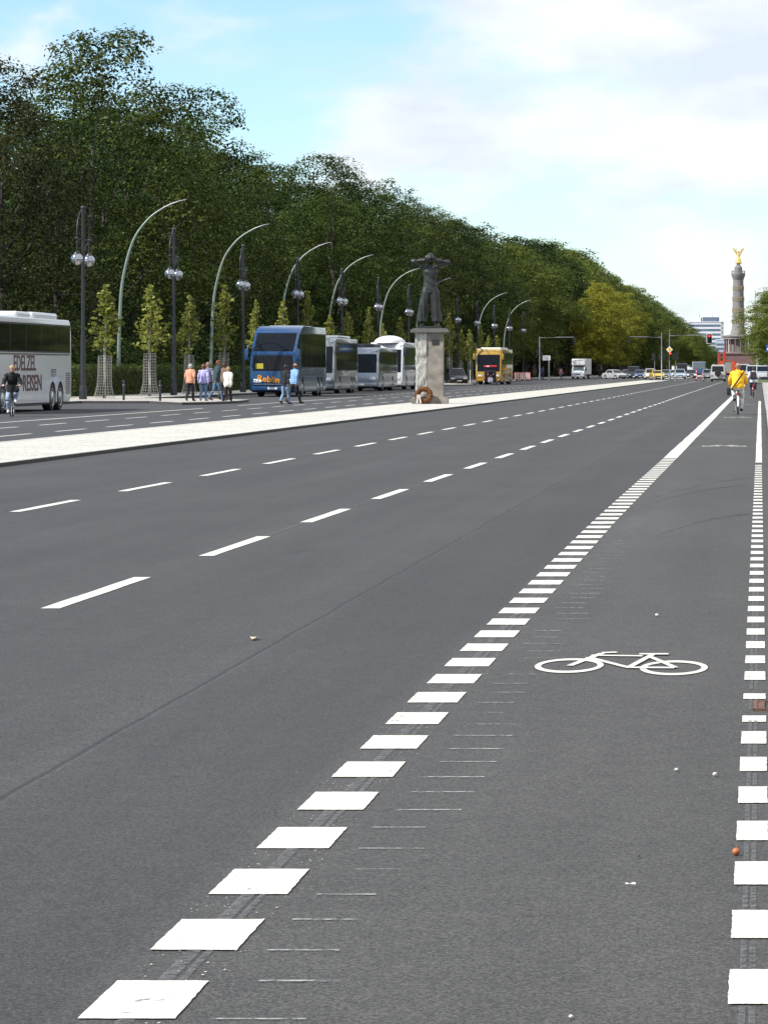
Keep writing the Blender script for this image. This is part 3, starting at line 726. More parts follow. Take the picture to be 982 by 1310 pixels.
while y < 460:
    X = -40.2+rt.uniform(-1, 1); s = rt.uniform(.85, 1.35)
    t = thing('shrub', 'leafy shrub in the dark undergrowth at the foot of the wood', 'shrub', (X, y, -.06), rt.uniform(0, 6.28), 'shrubs at the foot of the wood'); t.scale = (s, s, s*rt.uniform(.9, 1.35))
    for n, me in (('stem', SS), ('foliage', SH[rt.randrange(3)])):
        o = bpy.data.objects.new(n, me); COL.objects.link(o); o.parent = t
    y += rt.uniform(4.2, 6.4)
# the clipped hedge behind the pavement
def hedge(y0, y1, x, h, label):
    global rng
    rng = np.random.default_rng(int(y0)); n = int((y1-y0)*330)
    f = rng.random(n); face = rng.random(n); C = np.empty((n, 3)); Nn = np.empty((n, 3))
    for i in range(n):
        yy = y0+(y1-y0)*f[i]
        if face[i] < .62: C[i] = (x+.55, yy, rng.random()*h); Nn[i] = (1, 0, .35)
        elif face[i] < .92: C[i] = (x-.55+1.1*rng.random(), yy, h); Nn[i] = (.2, 0, 1)
        else: C[i] = (x-.55+1.1*rng.random(), y0, rng.random()*h); Nn[i] = (0, -1, .3)
    C += rng.normal(size=(n, 3))*np.array([.09, .09, .075]); C[:, 2] = np.maximum(C[:, 2], .02); Nn += rng.normal(size=(n, 3))*.6
    t = thing('hedge', label, 'hedge', (0, 0, .06))
    o = bpy.data.objects.new('foliage', leaves_mesh('hedge_foliage', C, Nn, .13*(.6+.8*rng.random(n)), LEAF_HEDGE)); COL.objects.link(o); o.parent = t
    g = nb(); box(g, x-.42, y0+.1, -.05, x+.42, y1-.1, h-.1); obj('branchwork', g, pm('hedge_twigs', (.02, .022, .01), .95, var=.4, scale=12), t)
hedge(146, 166, -36.2, 1.7, 'sunlit clipped hedge behind the rear of the white coach')
hedge(170, 232, -36.2, 1.6, 'long dark hedge behind the people on the pavement')
hedge(238, 330, -36.2, 1.6, 'dark hedge behind the row of silver coaches')
# young street trees in wire guards, on one line with the lamps
def young_tree_meshes(seed, H=6.0):
    global rng
    rng = np.random.default_rng(seed); rr = random.Random(seed)
    g = nb(); tp = [(0, 0, -.05), (.02, .01, 1.2), (-.02, .02, 2.6), (.02, -.02, 4.2), (0, 0, H-.35)]
    tube(g, tp, [.075, .06, .05, .032, .012], 8); C = []; Nn = []
    nbr = 34
    for i in range(nbr):
        f = i/nbr; z = 2.35+(H-2.75)*f; a = i*2.4+rr.uniform(-.5, .5); l = (1.02*(1-f)**.8+.10)*rr.uniform(.4, 1.12)*min(1, .6+f*3)
        d = Vector((math.cos(a), math.sin(a), rr.uniform(.45, 1.0))); d.normalize(); p0 = Vector((0, 0, z)); p1 = p0+d*l
        tube(g, [p0, p0.lerp(p1, .5)+Vector((0, 0, -.03)), p1], [.014, .009, .004], 5, cap=False)
        k = int((6+20*l)*rr.uniform(.4, 1.4))
        for _ in range(k):
            q = rr.uniform(.12, 1.08)**.8; c = p0.lerp(p1, q)+Vector((rr.gauss(0, .085), rr.gauss(0, .085), rr.gauss(0, .08)))
            C.append(c[:]); Nn.append((rr.gauss(0, .8), rr.gauss(0, .8), .6+rr.gauss(0, .5)))
    for _ in range(26): C.append((rr.gauss(0, .07), rr.gauss(0, .07), H-.45+rr.uniform(-.3, .42))); Nn.append((rr.gauss(0, 1), rr.gauss(0, 1), .5))
    me = bpy.data.meshes.new('young_trunk'); bmesh.ops.recalc_face_normals(g, faces=g.faces); g.to_mesh(me); g.free(); me.materials.append(M_PALEBARK); me.shade_smooth()
    C = np.array(C); return me, leaves_mesh('young_crown', C, np.array(Nn), .20*(.6+.75*rng.random(len(C))), LEAF_YOUNG, .8)
YT = [young_tree_meshes(41), young_tree_meshes(42, 6.2), young_tree_meshes(43, 5.8)]
M_WIRE = pm('galvanised_wire', (.34, .33, .31), .5, .5)
g = nb(); prof = [(.40, .02), (.34, .28), (.27, .7), (.255, 1.3), (.25, 2.3)]
def gr(z):
    for (r0, z0), (r1, z1) in zip(prof, prof[1:]):
        if z <= z1: return r0+(r1-r0)*(z-z0)/(z1-z0)
    return .25
for k in range(20):
    a = 2*math.pi*k/20; tube(g, [(r*math.cos(a), r*math.sin(a), z) for r, z in prof], .0055, 4)
for k in range(16):
    z = .04+k*.15; torus(g, (0, 0, z), gr(z), .0065, 'z', 20, 4)
GUARD = bpy.data.meshes.new('wire_guard'); g.to_mesh(GUARD); g.free(); GUARD.materials.append(M_WIRE)
YL = ['sunlit young tree in a wire guard, right of the nearest globe lamp', 'bright yellow-green young tree in a wire guard, left of the second globe lamp', 'shaded young tree right of the second globe lamp, above the man in the orange shirt',
      'shaded young tree behind the walking group, left of the blue coach', 'young tree showing over the front of the blue coach', 'sunlit young tree standing up behind the blue coach roof']
for k in range(21):
    if k in (12, 13): continue
    Y = 160+11.9*k; pair = YT[(k*2+1) % 3]; s = 1.0 if k in (0, 1) else (1.12, .97, 1.05)[k % 3]
    t = thing('young_tree', YL[k] if k < 6 else ('slim young street tree in front of the wood, behind the silver coaches' if k < 12 else 'small young street tree in front of the wood beyond the statue'), 'tree', (-32.0, Y, .115), k*1.3, 'young street trees in wire guards'); wd = 1.32 if k < 2 else rt.uniform(.8, 1.2); t.scale = (s*wd, s*wd, s*rt.uniform(.9, 1.06)); t.rotation_euler = (rt.uniform(-.025, .025), rt.uniform(-.025, .025), k*1.3)
    for n, me in (('trunk', pair[0]), ('crown', pair[1]), ('wire_guard', GUARD)):
        o = bpy.data.objects.new(n, me); COL.objects.link(o); o.parent = t

# ================================================================== STREET FURNITURE
M_LAMP = pm('lamp_post_paint', (.03, .033, .036), .4, .3, var=.2); M_WHIP = pm('green_grey_mast', (.22, .27, .23), .45, .2, var=.15)
M_GLOBE = pm('lamp_globe_glass', (.42, .43, .45), .14, .85, var=.1, spec=.7); M_STEEL = pm('galvanised_steel', (.32, .33, .34), .45, .5, var=.15)
def make_lamp():
    t = thing('globe_lamp', '', 'street lamp')
    g = nb(); lathe(g, [(.19, 0), (.19, .5), (.155, .62), (.14, .75), (.125, 2.8), (.10, 3.2), (.085, 6), (.07, 9.0)], 14); obj('pole', g, M_LAMP, t, 40)
    g = nb(); ball(g, (0, 0, 9.06), .12, 14, 10); obj('finial', g, M_LAMP, t, 60)
    for sgn in (-1, 1):
        g = nb(); pts = []
        for k in range(12):
            a = math.pi/2*k/11; pts.append((0, sgn*1.28*math.sin(a), 7.75+1.25*math.cos(a)))
        pts += [(0, sgn*1.28, 7.4), (0, sgn*1.28, 6.93)]
        tube(g, pts, .034, 8); obj('bracket', g, M_LAMP, t, 60)
        g = nb(); tube(g, [(0, sgn*.07, 6.5), (0, sgn*.3, 7.0), (0, sgn*.75, 7.38), (0, sgn*1.25, 7.52)], .022, 6); obj('brace', g, M_LAMP, t, 60)
        g = nb(); ball(g, (0, sgn*1.28, 6.6), .285, 24, 16); o = obj('globe', g, M_GLOBE, t, 80)
        g = nb(); lathe(g, [(.05, 6.98), (.10, 6.94), (.15, 6.88), (.165, 6.82)], 14, (0, sgn*1.28, 0)); obj('cap', g, M_LAMP, o, 40)
    g = nb(); tube(g, [(0, -1.62, 7.57), (0, 1.62, 7.57)], .03, 8)
    for sgn in (-1, 1): ball(g, (0, sgn*1.28, 7.57), .075, 10, 8); ball(g, (0, sgn*1.64, 7.57), .05, 8, 6)
    obj('crossbar', g, M_LAMP, t, 50)
    g = nb(); tube(g, [(-.05, 0, 4.95), (-1.15, 0, 4.95)], .017, 6); obj('banner_arm', g, M_LAMP, t, 50)
    return t
l0 = make_lamp()
for k in range(13):
    t = l0 if k == 0 else copy_tree(l0)
    t.location = (-32.0, 155+24*k, .115); t.rotation_euler = (0, 0, rt.uniform(-.02, .02)); t['group'] = 'twin globe lamps along the far pavement'
    t['label'] = 'black lamp post with two glass globes, %s along the far pavement' % (ORD[k] if k == 0 else ORD[k]+' from the near end')
def make_whip():
    t = thing('curved_lamp', '', 'street lamp')
    pts = [(0, 0, 0), (.02, 0, 2.5), (.09, 0, 4.7), (.22, 0, 6.4), (.57, 0, 8.0), (1.0, 0, 9.1), (1.76, 0, 10.06), (2.55, 0, 10.62)]
    g = nb(); sm = []
    for i in range(len(pts)-1):
        for q in range(4):
            f = q/4; p = [Vector(pts[max(0, min(len(pts)-1, i+d))]) for d in (-1, 0, 1, 2)]
            sm.append(.5*((2*p[1])+(-p[0]+p[2])*f+(2*p[0]-5*p[1]+4*p[2]-p[3])*f*f+(-p[0]+3*p[1]-3*p[2]+p[3])*f**3))
    sm.append(Vector(pts[-1])); tube(g, sm, [.115-.07*i/(len(sm)-1) for i in range(len(sm))], 10); obj('mast', g, M_WHIP, t, 60)
    g = nb(); tube(g, [(2.5, 0, 10.6), (2.9, 0, 10.8), (3.4, 0, 10.98), (3.82, 0, 11.08)], [.05, .085, .08, .03], 10, side=(0, 1, 0), rad2=[.03, .045, .04, .02]); obj('lamp_head', g, M_STEEL, t, 60)
    g = nb(); box(g, -.07, -.135, 1.1, .07, -.10, 1.7, .01); obj('service_door', g, M_WHIP, t)
    return t
w0 = make_whip()
WL = ['rising behind the nearest young tree', 'rising left of the third globe lamp', 'reaching out above the blue coach', 'reaching out above the fifth globe lamp', 'standing just left of the statue', 'showing behind the statue at its right arm',
      'above the yellow coach', 'beyond the yellow coach, smaller']
for k, Y in enumerate((184, 215, 246, 273, 310, 342, 409, 452)):
    t = w0 if k == 0 else copy_tree(w0); t.location = (-36.0 if k < 6 else -35.4, Y, 0); t['group'] = 'curved street lamps'
    t['label'] = 'pale green curved street lamp %s' % WL[k]
# bollards and thin posts
def bollard(X, Y, lb):
    t = thing('bollard', lb, 'bollard', (X, Y, .115), 0, 'black bollards at the pavement corner')
    g = nb(); lathe(g, [(.055, 0), (.055, .78), (.048, .80), (.048, .83), (.055, .85), (.05, .89), (.02, .92)], 14); obj('post', g, M_LAMP, t, 40)
    g = nb(); torus(g, (0, 0, .7), .054, .012, 'z', 16, 6); obj('band', g, M_STEEL, t, 60)
bollard(-29.3, 151, 'black bollard between the two nearest young trees'); bollard(-27.0, 147.6, 'black bollard just right of the second young tree')
def post(name, X, Y, h, r, lb, mat=M_STEEL, cat='post', zb=.115):
    t = thing(name, lb, cat, (X, Y, zb)); g = nb(); lathe(g, [(r, 0), (r, h-.05), (r*.8, h), (r*.3, h+.02)], 12); obj('pole', g, mat, t, 40)
    g = nb(); lathe(g, [(r*1.7, 0), (r*1.6, .1), (r*1.02, .16)], 12); obj('foot', g, mat, t, 40); return t
post('post', gx(565, 270), 270, 2.6, .035, 'thin grey post just right of the statue pedestal', zb=0 if gx(565, 270) > -30.7 else .115)
post('post', gx(604, 333), 330.5, 1.3, .03, 'thin pale post in front of the parked dark car, to its right', M_SIGNWHITE)
# signals
def signal_head(parent, x, y, z, facing, lit=None, border=False, n=3):
    """three-lamp head; facing -1 shows its lenses to the camera"""
    g = nb(); hh = .33*n; box(g, x-.15, y-.1, z-hh/2, x+.15, y+.1, z+hh/2, .02); h = obj('signal_head', g, M_BLACK, parent)
    cols = [pm('red_lens', (.16, .01, .01), .3), pm('amber_lens', (.14, .07, .01), .3), pm('green_lens', (.01, .07, .04), .3)]
    for k in range(n):
        g = nb(); zz = z+hh/2-.165-.33*k; lathe(g, [(.105, y+facing*.103), (.09, y+facing*.118), (.03, y+facing*.125)], 16, (x, 0, zz), 'y')
        obj('lens', g, pm('red_lens_lit', (.8, .02, .01), .3, emit=(1, .035, .02, 3.2)) if lit == k else cols[k if n == 3 else (0 if k == 0 else 2)], h, 40)
        g = nb(); lathe(g, [(.125, y+facing*.1), (.125, y+facing*.23), (.118, y+facing*.23), (.118, y+facing*.1)], 16, (x, 0, zz), 'y', cap=False); obj('visor', g, M_BLACK, h, 40)
    if border:
        g = nb()
        for a in ((-.36, -.30, -hh/2-.16, hh/2+.16), (.30, .36, -hh/2-.16, hh/2+.16)): box(g, x+a[0], y-.012, z+a[2], x+a[1], y+.012, z+a[3])
        for a in (-hh/2-.16, hh/2+.10): box(g, x-.2999, y-.0118, z+a, x+.2999, y+.0118, z+a+.06)
        obj('white_border', g, M_SIGNWHITE, h); g = nb(); box(g, x-.2998, y-.006, z-hh/2-.0998, x+.2998, y+.006, z+hh/2+.0998); obj('backboard', g, M_BLACK, h)
    return h
def gantry(name, X, Y, h, arm_x, arm_z, lb, zb, head_facing=1, heads=(), end_head=True, r=.09, lit=None, border=False):
    t = thing(name, lb, 'traffic light', (X, Y, zb)); g = nb(); lathe(g, [(.16, 0), (.16, .3), (r, .4), (r*.7, h)], 12); obj('pole', g, M_STEEL, t, 40)
    if arm_x:
        g = nb(); tube(g, [(0, 0, arm_z), (arm_x*.5, 0, arm_z+.08), (arm_x, 0, arm_z+.1)], [.06, .05, .04], 8); obj('mast_arm', g, M_STEEL, t, 50)
        if end_head: signal_head(t, arm_x, 0, arm_z-.35, head_facing, lit, border)
    for (x, z, f, l) in heads: signal_head(t, x, 0, z, f, l)
    return t
gantry('traffic_light', gx(690, 433), 433, 5.75, 4.65, 5.55, 'traffic light mast with an arm, left of the white box truck', .115, 1, ((-.28, 3.6, 1, None), (.28, 3.2, 1, None)))
gantry('traffic_light', gx(846, 462), 462, 6.7, -4.6, 6.0, 'traffic light mast with an arm reaching left, over the yellow taxi', 0, 1, ((-.3, 3.3, 1, None), (.3, 3.3, 1, None)))
t = gantry('traffic_light', gx(856, 424), 424, 6.6, gx(907, 424)-gx(856, 424), 5.72, 'traffic light mast with a yellow diamond priority sign and an arm holding a red signal', .125, -1, ((.12, 3.1, -1, 0),), lit=0, border=True, r=.07)
g = nb(); s = .43
for k, (q, yy, m) in enumerate(((s, -.11, M_SIGNWHITE), (s*.66, -.125, pm('sign_yellow', (.75, .42, .02), .5)))):
    g = nb(); a = [(0, q), (q, 0), (0, -q), (-q, 0)]; lo = [g.verts.new((x, yy, 3.95+z)) for x, z in a]; hi = [g.verts.new((x, yy+.012, 3.95+z)) for x, z in a]
    g.faces.new(lo); g.faces.new(hi[::-1])
    for i in range(4): g.faces.new((lo[i], lo[(i+1) % 4], hi[(i+1) % 4], hi[i]))
    o = obj('priority_sign' if k == 0 else 'yellow_field', g, m, t if k == 0 else o)
gantry('traffic_light', gx(837, 440), 440, 3.6, 0, 0, 'low traffic light post left of the arm mast over the taxi', .0, 1, ((-.22, 3.2, 1, None),), r=.05)
gantry('traffic_light', gx(864, 455), 455, 3.7, 0, 0, 'low traffic light post right of the priority sign mast', .0, 1, ((.25, 3.3, 1, None), (-.2, 3.3, 1, None)), r=.05)
t = thing('sign_post', 'grey direction sign board on a post left of the white box truck', 'road sign', (gx(702, 425), 425, .115))
g = nb(); lathe(g, [(.09, 0), (.09, 3.0), (.07, 3.1)], 12); obj('pole', g, M_STEEL, t, 40); g = nb(); box(g, -.82, -.1, 2.55, .2, -.06, 3.2, .02); obj('board', g, pm('sign_grey_white', (.5, .52, .54), .5), t)
g = nb(); box(g, -.02, -.107, 2.6, .15, -.099, 3.15); obj('arrow_field', g, M_SIGNWHITE, t)
t = thing('construction_barrier', 'red and white construction barrier in front of the young trees, right of the yellow coach', 'barrier', (gx(668, 402), 402, .115))
for k in range(3):
    g = nb(); x0 = -1.0+k*.67; box(g, x0, -.03, .12, x0+.65, .03, 1.05, .02); o = obj('board', g, pm('barrier_red', (.55, .12, .10), .5), t)
    g = nb(); 
    for j in range(3): box(g, x0+.06+j*.2, -.036, .2, x0+.16+j*.2, .036, .97)
    obj('white_stripe', g, M_SIGNWHITE, o); g = nb(); box(g, x0+.2, -.25, 0, x0+.45, .25, .12, .02); obj('foot', g, M_BLACK, t)
def marker(X, Y, h, lb, zb=0):
    t = thing('marker_post', lb, 'post', (X, Y, zb), 0, 'red and white marker posts')
    g = nb(); lathe(g, [(.06, 0), (.06, h), (.03, h+.04)], 10); obj('post', g, M_RED, t, 40)
    g = nb()
    for k in range(3): lathe(g, [(.0625, h*(.2+k*.28)), (.0625, h*(.31+k*.28))], 10)
    obj('white_band', g, M_SIGNWHITE, t, 40); g = nb(); lathe(g, [(.2, 0), (.2, .05), (.08, .1)], 10); obj('foot', g, M_BLACK, t)
marker(gx(890.5, 430), 430, 1.5, 'slim red and white marker post left of the grey car at the junction'); marker(gx(899, 418), 418, 1.1, 'slim red and white marker post just left of the white off-road car')
for px, h in ((918, 5.2), (925, 5.6)):
    t = thing('banner_pole', 'tall red banner before the victory column, %s of a pair' % ('left one' if px == 918 else 'right one'), 'banner', (gx(px, 720), 720, 0), 0, 'red banners before the column')
    g = nb(); lathe(g, [(.05, 0), (.05, h)], 8); obj('pole', g, M_STEEL, t); g = nb(); box(g, .02, -.02, h-2.9, .52, .02, h-.1, .01); obj('banner', g, M_RED, t)
t = thing('parking_sign', 'blue square sign on a dark post at the right edge of the photo', 'road sign', (gx(982.5, 430), 430, .1))
g = nb(); lathe(g, [(.12, 0), (.12, 4.6), (.05, 4.65)], 10); obj('pole', g, pm('dark_blue_post', (.02, .025, .07), .5), t, 40); g = nb(); box(g, -.28, -.16, 3.7, .5, -.12, 4.6, .02); o = obj('board', g, pm('sign_blue', (.03, .12, .5), .4), t)
g = nb(); box(g, -.2, -.166, 3.95, .42, -.158, 4.2); obj('white_field', g, M_SIGNWHITE, o)

# ================================================================== THE STATUE, THE COLUMN, THE OFFICE BLOCK
M_BRONZE = pm('dark_bronze', (.042, .044, .04), .42, .5, var=.3, scale=3, bump=.15)
M_STONE = pm('smooth_limestone', (.225, .20, .165), .85, var=.5, scale=2.2, bump=.25); M_ROUGH = pm('rough_hewn_limestone', (.40, .385, .345), .9, var=.25, scale=5, bump=1., bscale=14)
def remeshed(bm, voxel, smooth_it=3):
    """the shapes in bm fused into one continuous skin"""
    me = bpy.data.meshes.new('tmp'); bm.to_mesh(me); bm.free(); o = bpy.data.objects.new('tmp', me); COL.objects.link(o)
    r = o.modifiers.new('r', 'REMESH'); r.mode = 'VOXEL'; r.voxel_size = voxel; r.adaptivity = 0
    s = o.modifiers.new('s', 'SMOOTH'); s.factor = .5; s.iterations = smooth_it
    dg = bpy.context.evaluated_depsgraph_get(); out_ = bpy.data.meshes.new_from_object(o.evaluated_get(dg))
    bpy.data.objects.remove(o); bpy.data.meshes.remove(me); out_.shade_smooth(); return out_
SX, SY = -14.05, 139.6
t = thing('statue', 'dark bronze statue of a calling man on a tall stone pedestal on the median', 'statue', (SX, SY, .072), R(4))
PW, PD, PZ = .58, .56, 3.02
# pedestal: two stones with a joint, the left one left rough
g = nb(); box(g, -.10, -PD, .06, PW, PD, PZ, .015); ped = obj('pedestal', g, M_STONE, t)
g = nb(); bmesh.ops.create_grid(g, x_segments=1, y_segments=1, size=.1); g.clear()
box(g, -PW, -PD-.01, .06, -.112, PD, PZ-.004)
bmesh.ops.subdivide_edges(g, edges=g.edges[:], cuts=24, use_grid_fill=True)
for v in g.verts:
    n_ = noise.noise(Vector((v.co.x*5, v.co.y*5, v.co.z*4)))*.05+noise.noise(Vector((v.co.x*14, v.co.y*14, v.co.z*11+5)))*.025
    if v.co.x < -.2 and v.co.z < PZ-.02: v.co.x += n_
    if v.co.y < -PD+.02 and -.55 < v.co.x < -.14: v.co.y += n_*1.1-.015
obj('rough_stone', g, M_ROUGH, ped)
g = nb(); box(g, -.76, -.68, -.06, .78, .68, .27, .02); box(g, -.66, -.66, .271, .66, .66, .31, .01); obj('base', g, M_STONE, ped)
g = nb(); box(g, -.80, -.74, PZ+.002, .80, .74, PZ+.14, .02); box(g, -.72, -.66, PZ+.142, .72, .66, PZ+.19, .01); obj('cap_slab', g, pm('dark_weathered_slab', (.13, .125, .11), .9, var=.3, bump=.3), ped)
g = nb(); box(g, .10, -PD-.022, PZ-.52, .40, -PD+.005, PZ-.30, .005); obj('plaque', g, M_BRONZE, ped)
Z0 = PZ+.192
g = nb(); box(g, -.52, -.42, Z0, .48, .42, Z0+.09, .015); obj('footing', g, M_BRONZE, t)
g = nb(); zb = Z0+.085
for s_, fx in ((-1, -.36), (1, .29)):   # wide flared trousers, bare feet
    hip = (s_*.16+.01, .03, zb+1.46); ank = (fx, .03, zb+.20)
    tube(g, [(s_*.12, .02, zb+1.62), hip, (fx*.78, .01, zb+.85), (fx*.97, .03, zb+.42), ank], [.19, .215, .205, .215, .225], 18, side=(1, 0, 0), rad2=[.17, .19, .185, .2, .215])
    tube(g, [(fx, .08, zb+.25), (fx, .06, zb+.08), (fx-.02, -.16, zb+.045), (fx-.03, -.30, zb+.03)], [.075, .075, .065, .04], 10, side=(1, 0, 0), rad2=[.075, .075, .05, .03])
tube(g, [(0, .03, zb+1.42), (0, .03, zb+1.75), (0, .03, zb+2.02), (0, .03, zb+2.30), (0, .04, zb+2.50), (0, .04, zb+2.60)], [.31, .285, .275, .325, .30, .15], 20, side=(1, 0, 0), rad2=[.20, .19, .19, .215, .18, .13])
tube(g, [(0, .03, zb+2.5), (0, .0, zb+2.72)], [.125, .115], 12)
ball(g, (0, -.04, zb+2.89), (.185, .215, .235), 18, 14)                    # head thrown up a little
ball(g, (0, -.25, zb+2.90), (.035, .05, .05), 8, 6); ball(g, (0, -.20, zb+2.98), (.12, .05, .03), 10, 8)
for s_, ex, ez in ((-1, -.70, 2.76), (1, .74, 2.72)):   # arms raised level, elbows out, the hands cupped round the mouth
    el = (ex, -.06, zb+ez); ha = (s_*.15, -.30, zb+2.82)
    tube(g, [(s_*.20, .04, zb+2.50), (s_*.42, .0, zb+2.64), el], [.185, .165, .13], 12)
    tube(g, [el, ((ex+ha[0])/2, -.2, zb+2.79), (s_*.19, -.28, zb+2.81)], [.13, .105, .075], 12)
    ball(g, el, .13, 10, 8)
    tube(g, [(s_*.215, -.25, zb+2.80), (s_*.19, -.34, zb+2.88), (s_*.145, -.41, zb+2.96)], [.06, .072, .06], 10, side=(s_*.3, .6, 0), rad2=[.035, .036, .028])
    for q in range(4): tube(g, [(s_*.18, -.34+q*.016, zb+2.85+q*.04), (s_*.145, -.41+q*.012, zb+2.87+q*.045), (s_*.10, -.45+q*.014, zb+2.87+q*.048)], [.023, .021, .016], 7)
    tube(g, [(s_*.19, -.30, zb+2.80), (s_*.14, -.32, zb+2.77), (s_*.09, -.34, zb+2.78)], [.026, .023, .017], 7)
me = remeshed(g, .021, 2); me.name = 'figure'; me.materials.append(M_BRONZE)
for v in me.vertices:   # folds of the heavy cloth
    c = v.co; h_ = c.z-zb
    if .2 < h_ < 1.5 and abs(c.x) > .02: v.co.x += .012*math.sin(c.y*34+c.x*9)*min(1, (1.5-h_)*1.6); v.co.y += .018*math.sin(c.x*38+h_*2)*min(1, (1.5-h_)*1.6)
    elif 1.5 <= h_ < 2.4: v.co.y += .008*math.sin(c.x*14+h_*19)
o = bpy.data.objects.new('figure', me); COL.objects.link(o); o.parent = t
# the wreath leaning on the pedestal
t = thing('wreath', 'withered orange-brown wreath leaning on the foot of the statue pedestal', 'wreath', (SX-.17, SY-.98, .072), R(4)); t.scale = (.82,)*3
rr = random.Random(9); g = nb(); tilt = R(14)
Rm = Matrix.Translation((0, 0, .0)) @ Matrix.Rotation(-tilt, 4, 'X')
torus(g, (0, 0, .47), .33, .10, 'y', 40, 10)
for v in g.verts: v.co += Vector((rr.gauss(0, .012), rr.gauss(0, .012), rr.gauss(0, .012)))
g.transform(Rm); obj('straw_ring', g, pm('dry_straw', (.15, .075, .035), .95, var=.5, scale=14, bump=.6), t, 60)
C = []; Nn = []
for _ in range(1500):
    a = rr.uniform(0, 6.283); b = rr.uniform(0, 6.283); q = .33+.115*math.cos(b)
    p = Rm @ Vector((q*math.cos(a), .115*math.sin(b), .47+q*math.sin(a))); C.append(p[:]); Nn.append((math.cos(a)*math.cos(b)+rr.gauss(0, .5), math.sin(b)+rr.gauss(0, .5), math.sin(a)*math.cos(b)+rr.gauss(0, .5)))
me = leaves_mesh('withered_leaves', np.array(C), np.array(Nn), .085*(.6+.7*rng.random(1500)), leaf_mat('withered_leaves', (.10, .045, .018), (.33, .15, .07), .2))
o = bpy.data.objects.new('withered_leaves', me); COL.objects.link(o); o.parent = t
g = nb(); 
for s_ in (-1, 1): quad(g, (s_*.04-.30, -.12, .48), (s_*.04-.23, -.12, .48), (s_*.09-.20, -.16, .04), (s_*.09-.29, -.16, .04))
r_ = bmesh.ops.extrude_face_region(g, geom=g.faces[:])
for v in r_['geom']:
    if isinstance(v, bmesh.types.BMVert): v.co.y += .006
obj('ribbon', g, pm('white_ribbon', (.6, .57, .5), .7), t)
# Victory column, 67 m, 1.76 km away
M_CSTONE = pm('column_sandstone', (.205, .19, .178), .85, var=.2, scale=.3); M_GOLD = pm('gilding', (.90, .64, .22), .32, .7, var=.1, scale=.5); M_GRANITE = pm('red_granite', (.17, .10, .09), .7, var=.2, scale=.4)
CY_ = 1760.; t = thing('victory_column', 'tall stone victory column with a gilded winged figure above the far end of the avenue', 'monument', (gx(944, CY_), CY_, 0))
g = nb(); box(g, -16, -16, 0, 16, 16, 1.6); box(g, -14.5, -14.5, 1.6, 14.5, 14.5, 3.0); box(g, -9.4, -9.4, 3.002, 9.4, 9.4, 9.4, .2); box(g, -9.9, -9.9, 9.402, 9.9, 9.9, 10.2, .1); obj('granite_base', g, M_GRANITE, t)
g = nb(); lathe(g, [(8.2, 10.2), (8.2, 10.7)], 32); lathe(g, [(5.2, 10.7), (5.2, 17.6)], 32); obj('hall_wall', g, M_CSTONE, t, 30)
for k in range(16):
    a = 2*math.pi*(k+.5)/16; g = nb(); lathe(g, [(.62, 10.7), (.5, 11.1), (.47, 14.5), (.43, 16.9), (.65, 17.3), (.65, 17.6)], 14, (7.3*math.cos(a), 7.3*math.sin(a), 0)); obj('pillar', g, M_GRANITE, t, 40)
g = nb(); lathe(g, [(8.0, 17.6), (8.0, 18.7), (8.5, 18.9), (8.5, 19.4), (7.8, 19.6), (5.4, 20.0), (4.3, 20.1)], 40); obj('hall_roof', g, M_CSTONE, t, 30)
g = nb(); lathe(g, [(4.3, 20.1), (4.0, 21.8), (3.45, 23.2), (3.3, 26), (3.12, 34), (2.92, 42), (2.75, 49.4)], 40); obj('shaft', g, M_CSTONE, t, 30)
for zc, rr_ in ((26.2, 3.31), (32.2, 3.2), (38.2, 3.05), (44.0, 2.9)):
    g = nb(); lathe(g, [(rr_+.02, zc), (rr_+.06, zc+.1), (rr_+.06, zc+.25), (rr_+.02, zc+.3)], 40)
    for k in range(20):
        a = 2*math.pi*k/20; lathe(g, [(.2, zc-.2), (.2, zc+2.0), (.08, zc+2.2)], 6, ((rr_+.02)*math.cos(a), (rr_+.02)*math.sin(a), 0))
    obj('gilded_band', g, pm('dulled_gilding', (.33, .26, .14), .5, .3, var=.3), t, 30)
g = nb(); lathe(g, [(2.75, 49.4), (3.1, 50.2), (3.6, 51.6), (3.75, 52.0), (3.75, 53.0), (3.4, 53.1)], 32); obj('capital', g, M_CSTONE, t, 30)
g = nb()
for k in range(16):
    a = 2*math.pi*k/16; lathe(g, [(.16, 53.0), (.16, 54.3)], 6, (3.5*math.cos(a), 3.5*math.sin(a), 0))
torus(g, (0, 0, 54.3), 3.5, .14, 'z', 32, 6); obj('railing', g, M_CSTONE, t)
g = nb(); lathe(g, [(2.1, 53.1), (2.1, 56.0), (1.5, 57.0), (.9, 57.6), (.9, 58.2)], 24); obj('drum', g, M_CSTONE, t, 30)
g = nb(); b0 = 58.2   # the gilded figure: wide dress, torso, raised arm with a wreath, staff, two wings
tube(g, [(0, 0, b0), (.1, 0, b0+.8), (.1, 0, b0+2.3), (0, 0, b0+3.7), (0, 0, b0+4.3), (0, 0, b0+5.3), (0, 0, b0+5.6)], [1.75, 1.7, 1.35, .85, .68, .82, .35], 18, side=(1, 0, 0), rad2=[1.4, 1.4, 1.1, .7, .55, .55, .3])
for k in range(7): tube(g, [(-1.5+.5*k, -.9, b0+.1), (-1.1+.38*k, -.8, b0+2.2), (-.4+.14*k, -.5, b0+3.6)], [.22, .18, .1], 6)
ball(g, (0, -.1, b0+6.2), (.42, .48, .55), 14, 10); tube(g, [(-.7, 0, b0+5.2), (-1.2, -.6, b0+5.9), (-1.25, -.9, b0+7.0)], [.28, .22, .15], 8); tube(g, [(.7, 0, b0+5.2), (1.2, -.4, b0+4.3), (.9, -.8, b0+3.9)], [.28, .22, .15], 8)
